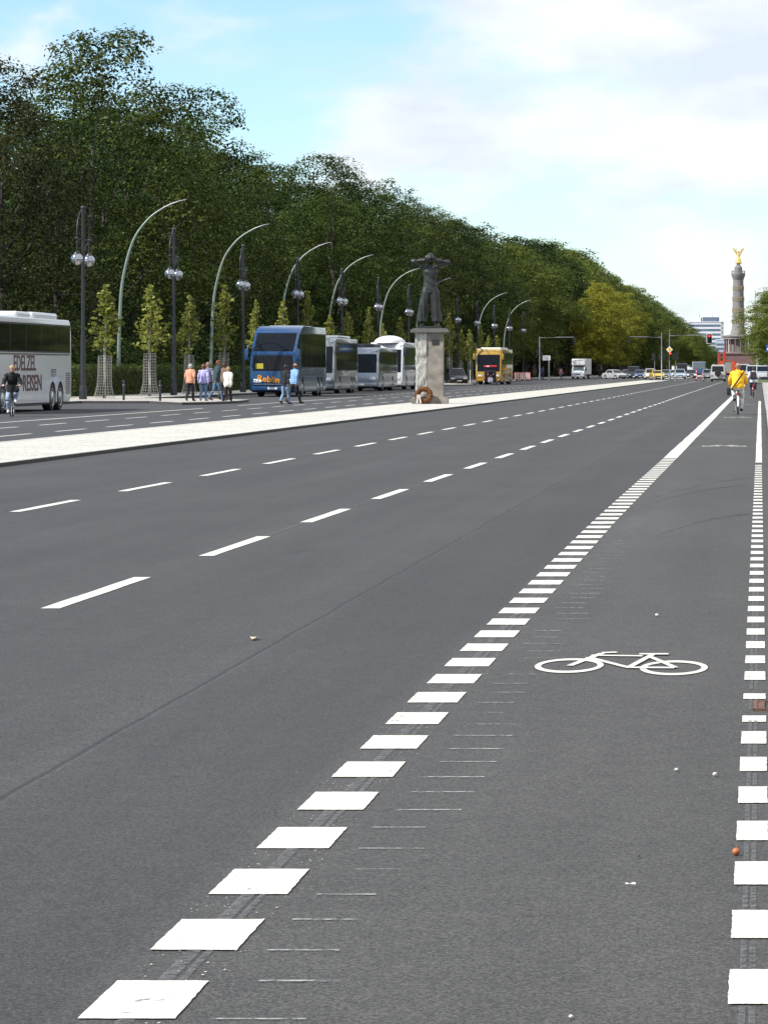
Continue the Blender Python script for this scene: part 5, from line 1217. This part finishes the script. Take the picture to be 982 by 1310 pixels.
def coach(label, Xr, Y0, Ln, H, paint, prof, ws, band, roof=None, rearaxle=2, extra=None, mirror=None, W=2.5, rz=0., skirt=None, mz=None, grp='coaches parked along the wood', glass_mat=None):
    """Xr: the side facing us; Y0: front bumper. prof: front outline (y from the bumper, z) bottom to roof; ws: index of the windscreen's lower point"""
    t = thing('coach', label, 'coach', (Xr-W/2, Y0+Ln/2, 0), rz, grp); h = Ln/2; w2 = W/2; GL = glass_mat or M_GLASS
    ax = [-h+2.75]+([h-3.3, h-1.95] if rearaxle == 2 else [h-3.1]); wr = .51
    bottom = notched(-h+.12, h-.35, .32, ax, .60)
    rear = [(h-.05, .55), (h, 1.2), (h-.02, H-.5), (h-.18, H-.12), (h-.4, H)]
    front = [(-h+y, z) for y, z in prof]   # bottom -> top
    outline = bottom+rear+front[::-1]
    g = nb(); side_prism(g, outline, w2, .13, .75, 3); obj('body', g, paint, t, 35)
    g = nb(); box(g, -w2+.03, -h+.5, .25, w2-.03, h-.5, .34); obj('chassis', g, M_BLACK, t)
    # windscreen(s): slabs just proud of the front outline
    for a, b in ws:
        (ya, za), (yb, zb) = front[a], front[b]; g = nb(); panel(g, (-w2, ya, za), (w2, ya, za), (w2, yb, zb), (-w2, yb, zb), .008, .055, .945, .03, .97); o = obj('windscreen', g, pm('windscreen_glass', (.010, .011, .012), .05, spec=.22), t)
    g = nb()
    for s in (-.35, .35): tube(g, [(s-.3, front[ws[0][0]][0]-.03, front[ws[0][0]][1]+.12), (s+.35, front[ws[0][0]][0]-.022, front[ws[0][0]][1]+.18)], .012, 5)
    obj('wiper', g, M_BLACK, t)
    z0, z1 = band[:2]
    for s in (-1, 1):
        g = nb(); y0_, y1_ = -h+ (1.0 if len(band) < 3 else band[2]), h-.22; xa, xb = sorted((s*(w2-.01), s*(w2+.005))); box(g, xa, y0_, z0, xb, y1_, z1, .002); sb = obj('window_band', g, M_BLACK, t)
        n = 5; ww = (y1_-y0_-.06*(n+1))/n
        for k in range(n):
            g = nb(); ya = y0_+.06+k*(ww+.06); xa, xb = sorted((s*(w2+.003), s*(w2+.010))); box(g, xa, ya, z0+.05, xb, ya+ww, z1-.05, .003); obj('window', g, GL, sb)
        for k in range(3):    # luggage flaps between the axles
            yy0 = ax[0]+.75+k*(ax[1]-ax[0]-1.5)/3; yy1 = yy0+(ax[1]-ax[0]-1.5)/3-.03; g = nb(); xa, xb = sorted((s*(w2-.005), s*(w2+.006))); box(g, xa, yy0, .40, xb, yy1, 1.12, .004); obj('luggage_flap', g, paint, t)
        for yy in ax: wheel(t, s*(w2-.17), yy, wr, .31, s, rr_=.66)
        g = nb(); x0, x1 = sorted((s*(w2-.62), s*(w2-.20))); yy = front[1][0]; box(g, x0, -h-.012, .80, x1, -h+.08, 1.0, .02); obj('headlight', g, M_LAMPWHITE, t)
        g = nb(); x0, x1 = sorted((s*(w2-.4), s*(w2-.1))); box(g, x0, h-.04, .8, x1, h+.012, 1.25, .01); obj('tail_light', g, M_TAIL, t)
        mH = mz or H; yt = front[ws[0][1]][0]; g = nb()
        tube(g, [(s*(w2-.25), yt+.15, mH-.28), (s*(w2+.06), yt-.22, mH-.22), (s*(w2+.17), yt-.34, mH-.5)], .028, 6); m_ = obj('mirror_arm', g, mirror or M_BLACK, t, 60)
        g = nb(); xa, xb = sorted((s*(w2+.06), s*(w2+.28))); box(g, xa, yt-.44, mH-1.05, xb, yt-.30, mH-.45, .04); obj('mirror', g, mirror or M_BLACK, m_, 60)
    g = nb(); box(g, -w2+.10, -h-.03, .36, w2-.10, -h+.2, .60, .04); obj('bumper', g, skirt or paint, t, 40)
    g = nb(); box(g, -.26, -h-.042, .42, .26, -h-.025, .54); obj('number_plate', g, M_PLATE, t)
    if roof:
        for (ya, yb, zt, inset, m) in roof:
            g = nb(); box(g, -w2+inset, -h+ya, H-.02, w2-inset, -h+yb, H+zt, min(.12, zt*.45), 3); obj('roof_unit', g, m, t, 40)
    if extra: extra(t, h, w2)
    return t
M_SILVER = pm('silver_coach_paint', (.36, .385, .41), .3, .3, var=.05, coat=.6); M_COACHW = pm('white_coach_paint', (.60, .615, .63), .3, var=.05, coat=.5)
M_BLUE = pm('blue_coach_paint', (.014, .058, .15), .25, .1, var=.08, coat=.6); M_BUSY = pm('yellow_coach_paint', (.36, .215, .025), .35, var=.08, coat=.4); M_GREYSILV = pm('grey_silver_paint', (.22, .235, .25), .3, .3, var=.06, coat=.5)
P_COACH = [(.12, .34), (.02, .62), (.0, 1.0), (.06, 1.25), (.42, 3.0), (.62, 3.28), (1.1, 3.48)]
def pf(H): return [(y, z*H/3.48 if z > 1.3 else z) for y, z in P_COACH]
M_BROWN = pm('lettering_brown', (.085, .03, .025), .6); M_ORANGE = pm('lettering_orange', (.75, .30, .02), .5)
def first_extra(t, h, w2):
    text_obj('lettering', 'EDELZEL', .78, M_BROWN, t, M_RIGHT(w2+.008, h-7.95, 1.74), stretch=1.2, bold=.012); text_obj('lettering', 'REISEN', .82, M_BROWN, t, M_RIGHT(w2+.012, h-6.75, 1.02), stretch=1.25, bold=.012)
    g = nb(); 
    for k in range(11): box(g, w2-.01, h-1.0, .62+k*.075, w2+.010, h-.18, .655+k*.075)
    obj('grille', g, M_DKGREY, t); g = nb()
    for k in range(5): box(g, w2-.01, h-3.6, 1.28+k*.06, w2+.010, h-2.7, 1.31+k*.06)
    obj('grille', g, M_DKGREY, t)
    g = nb(); box(g, w2-.01, h-2.55, 1.27, w2+.009, h-1.15, 1.58, .004); obj('engine_flap', g, M_COACHW, t)
    g = nb(); box(g, w2-.02, -h+1.1, 2.06, w2+.008, h-.3, 2.13, .003); obj('waist_trim', g, M_CHROME, t)
coach('white touring coach with brown lettering on its side, at the left edge of the photo', -26.4, 111.6, 14.1, 3.42, M_COACHW, pf(3.42), [(3, 4)], (2.15, 3.22, 1.3), roof=[(6.0, 8.2, .22, .25, M_COACHW), (8.9, 13.0, .24, .3, M_COACHW)], extra=first_extra, mirror=M_BLACK)
# blue double-glazed touring coach: the upper windscreen leans far back
P_STAR = [(.14, .34), (.03, .62), (.0, 1.05), (.05, 1.42), (.22, 2.34), (.26, 2.50), (1.75, 3.60), (2.35, 3.86), (3.4, 3.98)]
def blue_extra(t, h, w2):
    text_obj('lettering', 'Reblin', .46, M_ORANGE, t, M_FRONT(-.22, -h-.012, .98) @ Matrix.Rotation(R(-6), 4, 'Z'), stretch=1.1, ext=.012, bold=.01)
    g = nb(); panel(g, (-w2, -h+.22, 2.36), (w2, -h+.22, 2.36), (w2, -h+.255, 2.49), (-w2, -h+.255, 2.49), .02, .0, 1, 0, 1); obj('visor', g, M_BLUE, t)
    g = nb(); box(g, -.95, -h+.07, 1.50, -.52, -h+.088, 1.86); g.transform(Matrix.Identity(4)); obj('yellow_notice', g, pm('yellow_card', (.5, .42, .04), .6), t)
    for k in range(3):
        g = nb(); ball(g, (-.98+.17*k, -h-.012, .93-.03*k), (.065, .03, .05), 10, 8); obj('headlight', g, M_LAMPWHITE, t, 60); g = nb(); ball(g, (.98-.17*k, -h-.012, .93-.03*k), (.065, .03, .05), 10, 8); obj('headlight', g, M_LAMPWHITE, t, 60)
    g = nb(); box(g, -w2+.2, -h-.02, .70, w2-.2, -h+.05, .72); obj('front_trim', g, M_CHROME, t)
    for s in (-1, 1):
        g = nb(); x0, x1 = sorted((s*(w2-.02), s*(w2+.006))); bm_pts = [(-h+.62, 2.62), (-h+1.95, 2.62), (-h+2.3, 3.5), (-h+1.8, 3.5)]
        A = [g.verts.new((x0, y, z)) for y, z in bm_pts]; B = [g.verts.new((x1, y, z)) for y, z in bm_pts]; g.faces.new(A); g.faces.new(B[::-1])
        for i in range(4): g.faces.new((A[i], B[i], B[(i+1) % 4], A[(i+1) % 4]))
        obj('upper_side_window', g, M_GLASS, t)
coach('blue high-deck touring coach with orange lettering and a steeply raked upper windscreen', -25.75, 182, 12.2, 3.98, M_BLUE, P_STAR, [(3, 4), (5, 6)], (1.62, 3.60, 2.4), mz=3.1, roof=[(4.6, 8.4, .05, .35, M_SILVER)], extra=blue_extra, mirror=M_BLUE, W=2.5, rz=R(-.6))
coach('silver-grey coach parked directly behind the blue coach', -26.62, 205, 12, 3.5, M_GREYSILV, pf(3.5), [(3, 4)], (1.45, 3.25, 1.1), roof=[(4.5, 10.5, .2, .3, M_SILVER)])
coach('low silver coach with a wide dark windscreen, third in the row behind the blue coach', -26.5, 227.6, 12, 3.06, M_SILVER, pf(3.06), [(3, 4)], (1.25, 2.8, 1.1), roof=[(1.6, 6.0, .26, .5, M_DKGREY)], rearaxle=1)
def dome(t, h, w2):
    g = nb(); ball(g, (0, -h+2.6, 3.5), (w2-.08, 2.4, .58), 28, 14); bmesh.ops.delete(g, geom=[v for v in g.verts if v.co.z < 3.44], context='VERTS'); obj('roof_fairing', g, M_WHITE, t, 80)
coach('white coach with a domed roof partly hidden by the statue pedestal', -26.62, 244.2, 12, 3.55, M_COACHW, pf(3.55), [(3, 4)], (1.5, 3.2, 1.1), extra=dome, mirror=pm('blue_black_trim', (.02, .03, .06), .3))
def yextra(t, h, w2):
    g = nb(); box(g, -w2+.1, -h+.62, 3.36, w2-.1, -h+.9, 3.58, .03); obj('front_spoiler', g, pm('cream_paint', (.72, .58, .32), .4), t)
    g = nb(); box(g, w2-.01, -h+2.2, 1.45, w2+.012, -h+7.5, 1.68); obj('side_stripe', g, pm('orange_yellow', (.85, .40, .02), .4), t)
coach('yellow coach beyond the statue, with a red-roofed pedal cab in front of it', -25.55, 325, 12, 3.52, M_BUSY, pf(3.52), [(3, 4)], (2.0, 3.2, 1.1), roof=[(2.5, 9.5, .18, .25, M_WHITE)], extra=yextra, mirror=M_BUSY, rz=R(-1.2))

def car(label, X, Y, rz, col, kind='saloon', L_=4.4, W=1.76, H=1.44, group=None, roofsign=False, lights=False, name='car'):
    t = thing(name, label, 'car' if name == 'car' else name, (X, Y, .004), rz, group); h = L_/2; w2 = W/2; pm_ = pm('car_paint_%.2f_%.2f_%.2f' % col, col, .28, .25, var=.05, coat=.7)
    ax = [-h+.82, h-.85]; belt = .92 if H < 1.7 else 1.12
    low = notched(-h+.06, h-.06, .2, ax, .37)
    hood = {'saloon': 1.25, 'estate': 1.2, 'van': .75, 'offroad': 1.25}[kind]; bz = belt
    if kind == 'offroad': o_ = low+[(h, .45), (h, bz), (-h+hood, bz), (-h+.06, bz-.06), (-h, .5)]
    else: o_ = low+[(h-.02, .4), (h, .62), (h-.1, bz-.04), (h-.25, bz), (-h+hood, bz), (-h+.3, bz-.17), (-h+.06, bz-.32), (-h, .42)]
    g = nb(); side_prism(g, o_, w2, .05, .37, 3); obj('body', g, pm_, t, 35)
    g = nb(); box(g, -w2+.06, -h+.3, .15, w2-.06, h-.3, .26); obj('underbody', g, M_BLACK, t)
    # cabin: bottom ring at the belt, roof ring drawn in
    rear_top = {'saloon': h-1.25, 'estate': h-.45, 'van': h-.14, 'offroad': h-.05}[kind]; rear_bot = {'saloon': h-.62, 'estate': h-.12, 'van': h-.06, 'offroad': h-.02}[kind]
    fb = -h+hood-.06; ft = fb+{'saloon': .78, 'estate': .75, 'van': .62, 'offroad': .22}[kind]; ti = .17 if kind in ('saloon', 'estate') else .08; zb = bz-.01; zt = H-.03
    B = [(-w2+.04, fb, zb), (w2-.04, fb, zb), (w2-.04, rear_bot, zb), (-w2+.04, rear_bot, zb)]; T_ = [(-w2+ti, ft, zt), (w2-ti, ft, zt), (w2-ti, rear_top, zt), (-w2+ti, rear_top, zt)]
    g = nb(); b_ = [g.verts.new(p) for p in B]; m_ = [g.verts.new(p) for p in T_]; c_ = [g.verts.new((p[0]*.82, p[1]+(.18 if i < 2 else -.18), H+.02)) for i, p in enumerate(T_)]
    g.faces.new(b_[::-1]); g.faces.new(c_)
    for A, C in ((b_, m_), (m_, c_)):
        for i in range(4): g.faces.new((A[i], A[(i+1) % 4], C[(i+1) % 4], C[i]))
    obj('cabin', g, pm_, t, 50)
    g = nb(); panel(g, B[0], B[1], T_[1], T_[0], .006, .05, .95, .06, .95); obj('windscreen', g, M_GLASS, t)
    g = nb(); panel(g, B[2], B[3], T_[3], T_[2], .006, .07, .93, .12, .92); obj('rear_window', g, M_GLASS, t)
    for s, q in ((1, (B[1], B[2], T_[2], T_[1])), (-1, (B[3], B[0], T_[0], T_[3]))):
        for u0, u1 in ((.12, .50), (.53, .88)):
            if s == -1: u0, u1 = 1-u1, 1-u0
            g = nb(); panel(g, *q, .005, u0, u1, .10, .90); obj('side_window', g, M_GLASS, t)
        for y in ax: wheel(t, s*(w2-.1), y, .315, .2, s)
        g = nb(); x0, x1 = sorted((s*(w2-.46), s*(w2-.07))); zl = .52 if kind != 'offroad' else .72; box(g, x0, -h-.012, zl, x1, -h+.12, zl+.15, .03); obj('headlight', g, pm('headlamp_lit', (.8, .8, .78), .2, emit=(1, .97, .9, 1.5)) if lights else M_LAMPWHITE, t, 40)
        g = nb(); x0, x1 = sorted((s*(w2-.32), s*(w2-.05))); zl = .66 if kind != 'offroad' else .62; box(g, x0, h-.1, zl, x1, h+.012, zl+.17, .015); obj('tail_light', g, M_TAIL, t)
        g = nb(); x0, x1 = sorted((s*(w2-.02), s*(w2+.19))); box(g, x0, fb+.22, bz-.01, x1, fb+.32, bz+.13, .03); obj('mirror', g, pm_, t, 40)
    g = nb(); box(g, -.42, -h-.02, .40, .42, -h+.03, .56, .01); obj('grille', g, M_BLACK, t); g = nb(); box(g, -.26, -h-.032, .30, .26, -h+.02, .40); box(g, -.26, h-.02, .42, .26, h+.022, .53); obj('number_plate', g, M_PLATE, t)
    g = nb(); box(g, -w2+.02, -h-.03, .22, w2-.02, -h+.2, .30, .03); box(g, -w2+.02, h-.2, .24, w2-.02, h+.02, .36, .03); obj('bumper', g, M_BLACK, t, 40)
    if roofsign: g = nb(); box(g, -.22, -.1, H+.01, .22, .08, H+.16, .03); obj('roof_sign', g, pm('taxi_sign', (.8, .65, .1), .4), t)
    return t
def cx(px, Y): return gx(px, Y)
car('dark parked car between the statue pedestal and the yellow coach', cx(583, 335), 335, R(14), (.018, .022, .03), 'estate', 4.4, 1.8, 1.62)
# the queue at the far side of the junction
car('silver car at the left end of the queue beyond the junction', cx(786, 512), 512, R(38), (.45, .47, .48), 'saloon', group='cars waiting beyond the junction')
car('small dark grey car between the silver car and the dark van', cx(801.5, 540), 540, R(6), (.10, .11, .12), 'saloon', group='cars waiting beyond the junction')
car('tall dark van in the queue, behind the dark blue car', cx(810, 535), 535, R(4), (.03, .03, .035), 'van', 4.7, 1.9, 1.98, group='cars waiting beyond the junction')
car('dark blue car in the queue left of the white car', cx(818, 512), 512, R(4), (.035, .07, .16), 'saloon', group='cars waiting beyond the junction')
car('cream white car just left of the yellow one in the queue', cx(831.5, 508), 508, R(6), (.72, .68, .55), 'estate', H=1.6, group='cars waiting beyond the junction', lights=True)
car('bright yellow car in front of the queue beside the cream white car', cx(840, 478), 478, R(10), (.80, .50, .01), 'saloon', 4.1, 1.7, 1.35, group='cars waiting beyond the junction')
car('grey-blue car half hidden behind the traffic light mast', cx(850.5, 520), 520, R(4), (.16, .20, .23), 'saloon', group='cars waiting beyond the junction')
car('light blue car right of the priority sign mast', cx(869, 520), 520, R(4), (.40, .48, .58), 'estate', 4.5, 1.8, 1.55, group='cars waiting beyond the junction')
car('white car behind the light blue car, right of the priority sign', cx(862.5, 540), 540, R(2), (.65, .66, .66), 'saloon', group='cars waiting beyond the junction')
car('dark van behind the light blue car', cx(872, 575), 575, R(2), (.025, .03, .05), 'van', 5.2, 1.95, 2.5, group='cars waiting beyond the junction')
car('dark car with a lit headlamp between the light blue car and the truck', cx(884, 560), 560, R(2), (.03, .035, .05), 'saloon', group='cars waiting beyond the junction', lights=True)
car('grey hatchback driving away left of the white off-road car', cx(905.5, 500), 500, R(178), (.22, .25, .24), 'estate', 4.0, 1.7, 1.5)
t = car('white boxy off-road car with a spare wheel on its back, driving away', cx(918.5, 406), 406, R(179), (.66, .67, .64), 'offroad', 4.1, 1.78, 2.0)
g = nb(); lathe(g, [(.12, 2.06), (.34, 2.06), (.38, 2.12), (.38, 2.22), (.33, 2.28), (.1, 2.27)], 26, (0, 0, 1.02), 'y'); obj('spare_wheel', g, M_TYRE, t, 40)
for s in (-1, 1):
    g = nb(); x0, x1 = sorted((s*.86, s*.99)); box(g, x0, -1.7, .62, x1, -.85, .74, .02); box(g, x0, .72, .62, x1, 1.62, .74, .02); obj('wheel_arch_trim', g, M_BLACK, t)
g = nb(); 
for x in (-.6, .6): tube(g, [(x, -.6, 2.02), (x, -.6, 2.12), (x, 1.8, 2.12), (x, 1.8, 2.02)], .02, 6)
for y in (-.5, .2, .9, 1.6): tube(g, [(-.75, y, 2.12), (.75, y, 2.12)], .018, 6)
obj('roof_rack', g, M_SIGNWHITE, t)
def van(label, X, Y, rz, H=2.35, L_=5.2, W=1.98, col=(.68, .68, .66), group=None): return car(label, X, Y, rz, col, 'van', L_, W, H, group, name='van')
van('white delivery van seen from behind, right of the orange truck', cx(951.5, 590), 590, R(180), 2.42)
van('white van parked on the right behind the dark cyclist', cx(965, 500), 500, R(172), 2.1, group='white vans parked on the right')
van('white van parked at the right edge under the tree', cx(976.5, 486), 486, R(176), 2.05, group='white vans parked on the right')
# box truck
t = thing('box_truck', 'white box truck facing us under the dark trees, its body overhanging the cab', 'truck', (cx(743, 503), 503, 0), R(-7)); TW = pm('truck_white', (.80, .80, .79), .4, var=.03)
g = nb(); box(g, -1.08, -1.6, .72, 1.08, 3.0, 3.12, .05); box(g, -1.05, -2.35, 2.12, 1.05, -1.58, 3.08, .10); obj('cargo_box', g, TW, t, 40)
g = nb(); side_prism(g, notched(-3.0, -1.1, .38, [-2.2], .42)+[(-1.1, 2.1), (-1.95, 2.1), (-2.55, 1.28), (-2.98, 1.0), (-3.05, .6)], .96, .07, .5, 3); obj('cab', g, TW, t, 35)
g = nb(); panel(g, (-.96, -2.55, 1.28), (.96, -2.55, 1.28), (.96, -1.95, 2.1), (-.96, -1.95, 2.1), .008, .07, .93, .05, .93); obj('windscreen', g, pm('pale_glass', (.10, .13, .13), .08), t)
for s in (-1, 1):
    g = nb(); x0, x1 = sorted((s*.94, s*.968)); box(g, x0, -2.1, 1.35, x1, -1.3, 1.9, .004); obj('side_window', g, M_GLASS, t)
    for y in (-2.2, 1.7): wheel(t, s*.85, y, .36, .24, s)
    g = nb(); x0, x1 = sorted((s*.5, s*.88)); box(g, x0, -3.07, .72, x1, -2.9, .92, .03); obj('headlight', g, M_LAMPWHITE, t); g = nb(); x0, x1 = sorted((s*.97, s*1.22)); box(g, x0, -2.2, 1.3, x1, -2.08, 1.62, .03); obj('mirror', g, M_BLACK, t)
g = nb(); box(g, -.42, -3.09, .64, .42, -2.95, .76, .01); obj('grille', g, M_BLACK, t); g = nb(); box(g, -.95, -3.1, .40, .95, -2.9, .58, .03); obj('bumper', g, TW, t); g = nb(); box(g, -.26, -3.115, .43, .26, -3.09, .53); obj('number_plate', g, M_PLATE, t)
g = nb(); box(g, -.4, -1.1, .4, .4, 2.9, .7); obj('chassis', g, M_BLACK, t); g = nb(); box(g, -.55, -2.358, 2.78, .5, -2.345, 2.9); obj('grey_lettering', g, pm('faded_grey', (.45, .46, .5), .6), t)
# truck with pale box, oncoming, and the orange truck
t = thing('truck', 'grey-fronted truck with a blue lower cab waiting left of the grey hatchback', 'truck', (cx(894, 585), 585, 0), R(2))
g = nb(); box(g, -1.15, .2, .9, 1.15, 5.5, 2.85, .05); obj('cargo_box', g, pm('pale_grey_box', (.38, .41, .42), .6), t)
g = nb(); side_prism(g, notched(-2.0, .1, .5, [-1.0], .5)+[(.1, 2.75), (-1.7, 2.75), (-1.98, 1.5), (-2.02, .8)], 1.1, .08, .6, 3); obj('cab', g, pm('truck_blue', (.06, .10, .22), .4), t, 35)
g = nb(); panel(g, (-1.1, -1.98, 1.55), (1.1, -1.98, 1.55), (1.1, -1.72, 2.65), (-1.1, -1.72, 2.65), .01, .06, .94, .03, .95); obj('windscreen', g, pm('pale_glass', (.10, .13, .13), .08), t)
for s in (-1, 1):
    for y in (-1.0, 3.6): wheel(t, s*.95, y, .46, .28, s)
    g = nb(); x0, x1 = sorted((s*.6, s*1.0)); box(g, x0, -2.06, .75, x1, -1.95, .95, .02); obj('headlight', g, M_LAMPWHITE, t)
g = nb(); box(g, -.4, -1.5, .5, .4, 5.3, .9); obj('chassis', g, M_BLACK, t); g = nb(); box(g, -1.08, -2.1, .45, 1.08, -1.9, .68, .03); obj('bumper', g, M_BLACK, t)
t = thing('orange_truck', 'orange-red works truck seen from behind, right of the white off-road car', 'truck', (cx(930.5, 545), 545, 0), R(180)); OR = pm('orange_red_paint', (.62, .09, .03), .45)
g = nb(); box(g, -1.2, -1.0, .85, 1.2, 3.6, 1.0, .02)
for s in (-1, 1):
    x0, x1 = sorted((s*1.05, s*1.2)); box(g, x0, -.999, 1.0, x1, 3.55, 2.85, .02); x0, x1 = sorted((s*.62, s*1.2)); box(g, x0, 3.551, 1.0, x1, 3.60, 2.9, .01)
box(g, -1.2, -.998, 2.85, 1.2, 3.6, 2.92, .02); obj('loading_body', g, OR, t)
g = nb(); box(g, -.62, 3.35, 1.0, .62, 3.5, 2.75, .01); obj('tailgate_opening', g, pm('grey_tarp', (.28, .29, .27), .8, bump=.4), t)
g = nb(); side_prism(g, notched(-3.2, -1.1, .5, [-2.2], .5)+[(-1.1, 2.6), (-2.8, 2.6), (-3.15, 1.5), (-3.2, .8)], 1.1, .08, .6, 3); obj('cab', g, OR, t, 35)
g = nb(); panel(g, (-1.1, -3.15, 1.55), (1.1, -3.15, 1.55), (1.1, -2.82, 2.5), (-1.1, -2.82, 2.5), .01, .06, .94, .03, .95); obj('windscreen', g, M_GLASS, t)
for s in (-1, 1):
    for y in (-2.2, 2.2): wheel(t, s*1.0, y, .46, .28, s)
    g = nb(); x0, x1 = sorted((s*.7, s*1.15)); box(g, x0, 3.6, .62, x1, 3.66, .82, .01); obj('tail_light', g, M_TAIL, t)
g = nb(); box(g, -.4, -2.8, .5, .4, 3.4, .85); box(g, -1.1, 3.45, .5, 1.1, 3.58, .62); obj('chassis', g, M_BLACK, t)
# the pedal cab with its red roof, and its driver
t = thing('pedal_cab', 'three-wheeled pedal cab with a red roof in front of the yellow coach', 'pedal cab', (cx(627, 316), 316, 0), R(5)); PK = pm('cab_shell_dark', (.025, .02, .035), .4, coat=.4); RF = pm('cab_red', (.58, .02, .03), .4, coat=.4)
g = nb(); box(g, -.62, -.75, 1.72, .62, 1.05, 1.90, .07, 3); obj('roof', g, RF, t, 40); g = nb(); box(g, -.38, -.79, 1.77, -.10, -.755, 1.87, .005); obj('white_panel', g, M_SIGNWHITE, t)
g = nb()
for s in (-1, 1): tube(g, [(s*.50, 1.0, .35), (s*.54, .95, 1.1), (s*.52, .85, 1.74)], .03, 8); tube(g, [(s*.40, -.55, .5), (s*.46, -.60, 1.2), (s*.46, -.55, 1.74)], .025, 8); tube(g, [(s*.42, -.5, .38), (s*.48, 1.0, .38)], .035, 8)
tube(g, [(0, -1.05, .34), (0, -.85, .75), (0, -.72, .98)], .03, 8); tube(g, [(-.28, -.55, 1.0), (0, -.72, .98), (.28, -.55, 1.0)], .016, 8); tube(g, [(0, -.85, .6), (0, -.4, .38)], .035, 8); obj('frame', g, M_BLACK, t, 50)
g = nb(); box(g, -.55, .55, .40, .55, 1.15, .62, .08); box(g, -.55, 1.0, .62, .55, 1.2, 1.35, .08); obj('passenger_seat', g, PK, t, 40); g = nb(); box(g, -.14, -.22, .62, .14, .12, .74, .04); tube(g, [(0, -.05, .38), (0, -.05, .64)], .03, 8); obj('driver_seat', g, M_BLACK, t)
g = nb(); side_prism(g, [(-1.25, .30), (-.5, .28), (-.42, .5), (-.9, .72), (-1.2, .55)], .24, .06, .1, 2); obj('nose', g, pm('cab_silver', (.3, .3, .34), .4), t, 40)
wheel(t, 0, -1.02, .27, .07, 1); wheel(t, -.56, .82, .30, .08, -1); wheel(t, .56, .82, .30, .08, 1)
for s in (-1, 1):
    g = nb(); x0, x1 = sorted((s*.46, s*.66)); box(g, x0, .42, .56, x1, 1.2, .70, .05); obj('mudguard', g, RF, t, 40)
pp = pose_ride(.0, 1, .66, grip=(.26, -.42, 1.0))
person('driver in dark clothes pedalling the red-roofed cab in front of the yellow coach', (cx(627, 316), 316, 0), R(5), {k: V3(v)+V3((0, -.28, .04)) for k, v in pp.items()}, [('trousers', cl('driver_dark', (.03, .02, .03))), ('pullover', cl('driver_plum', (.05, .02, .05)))], hair=(H_DARK, 'short'), grip=True)
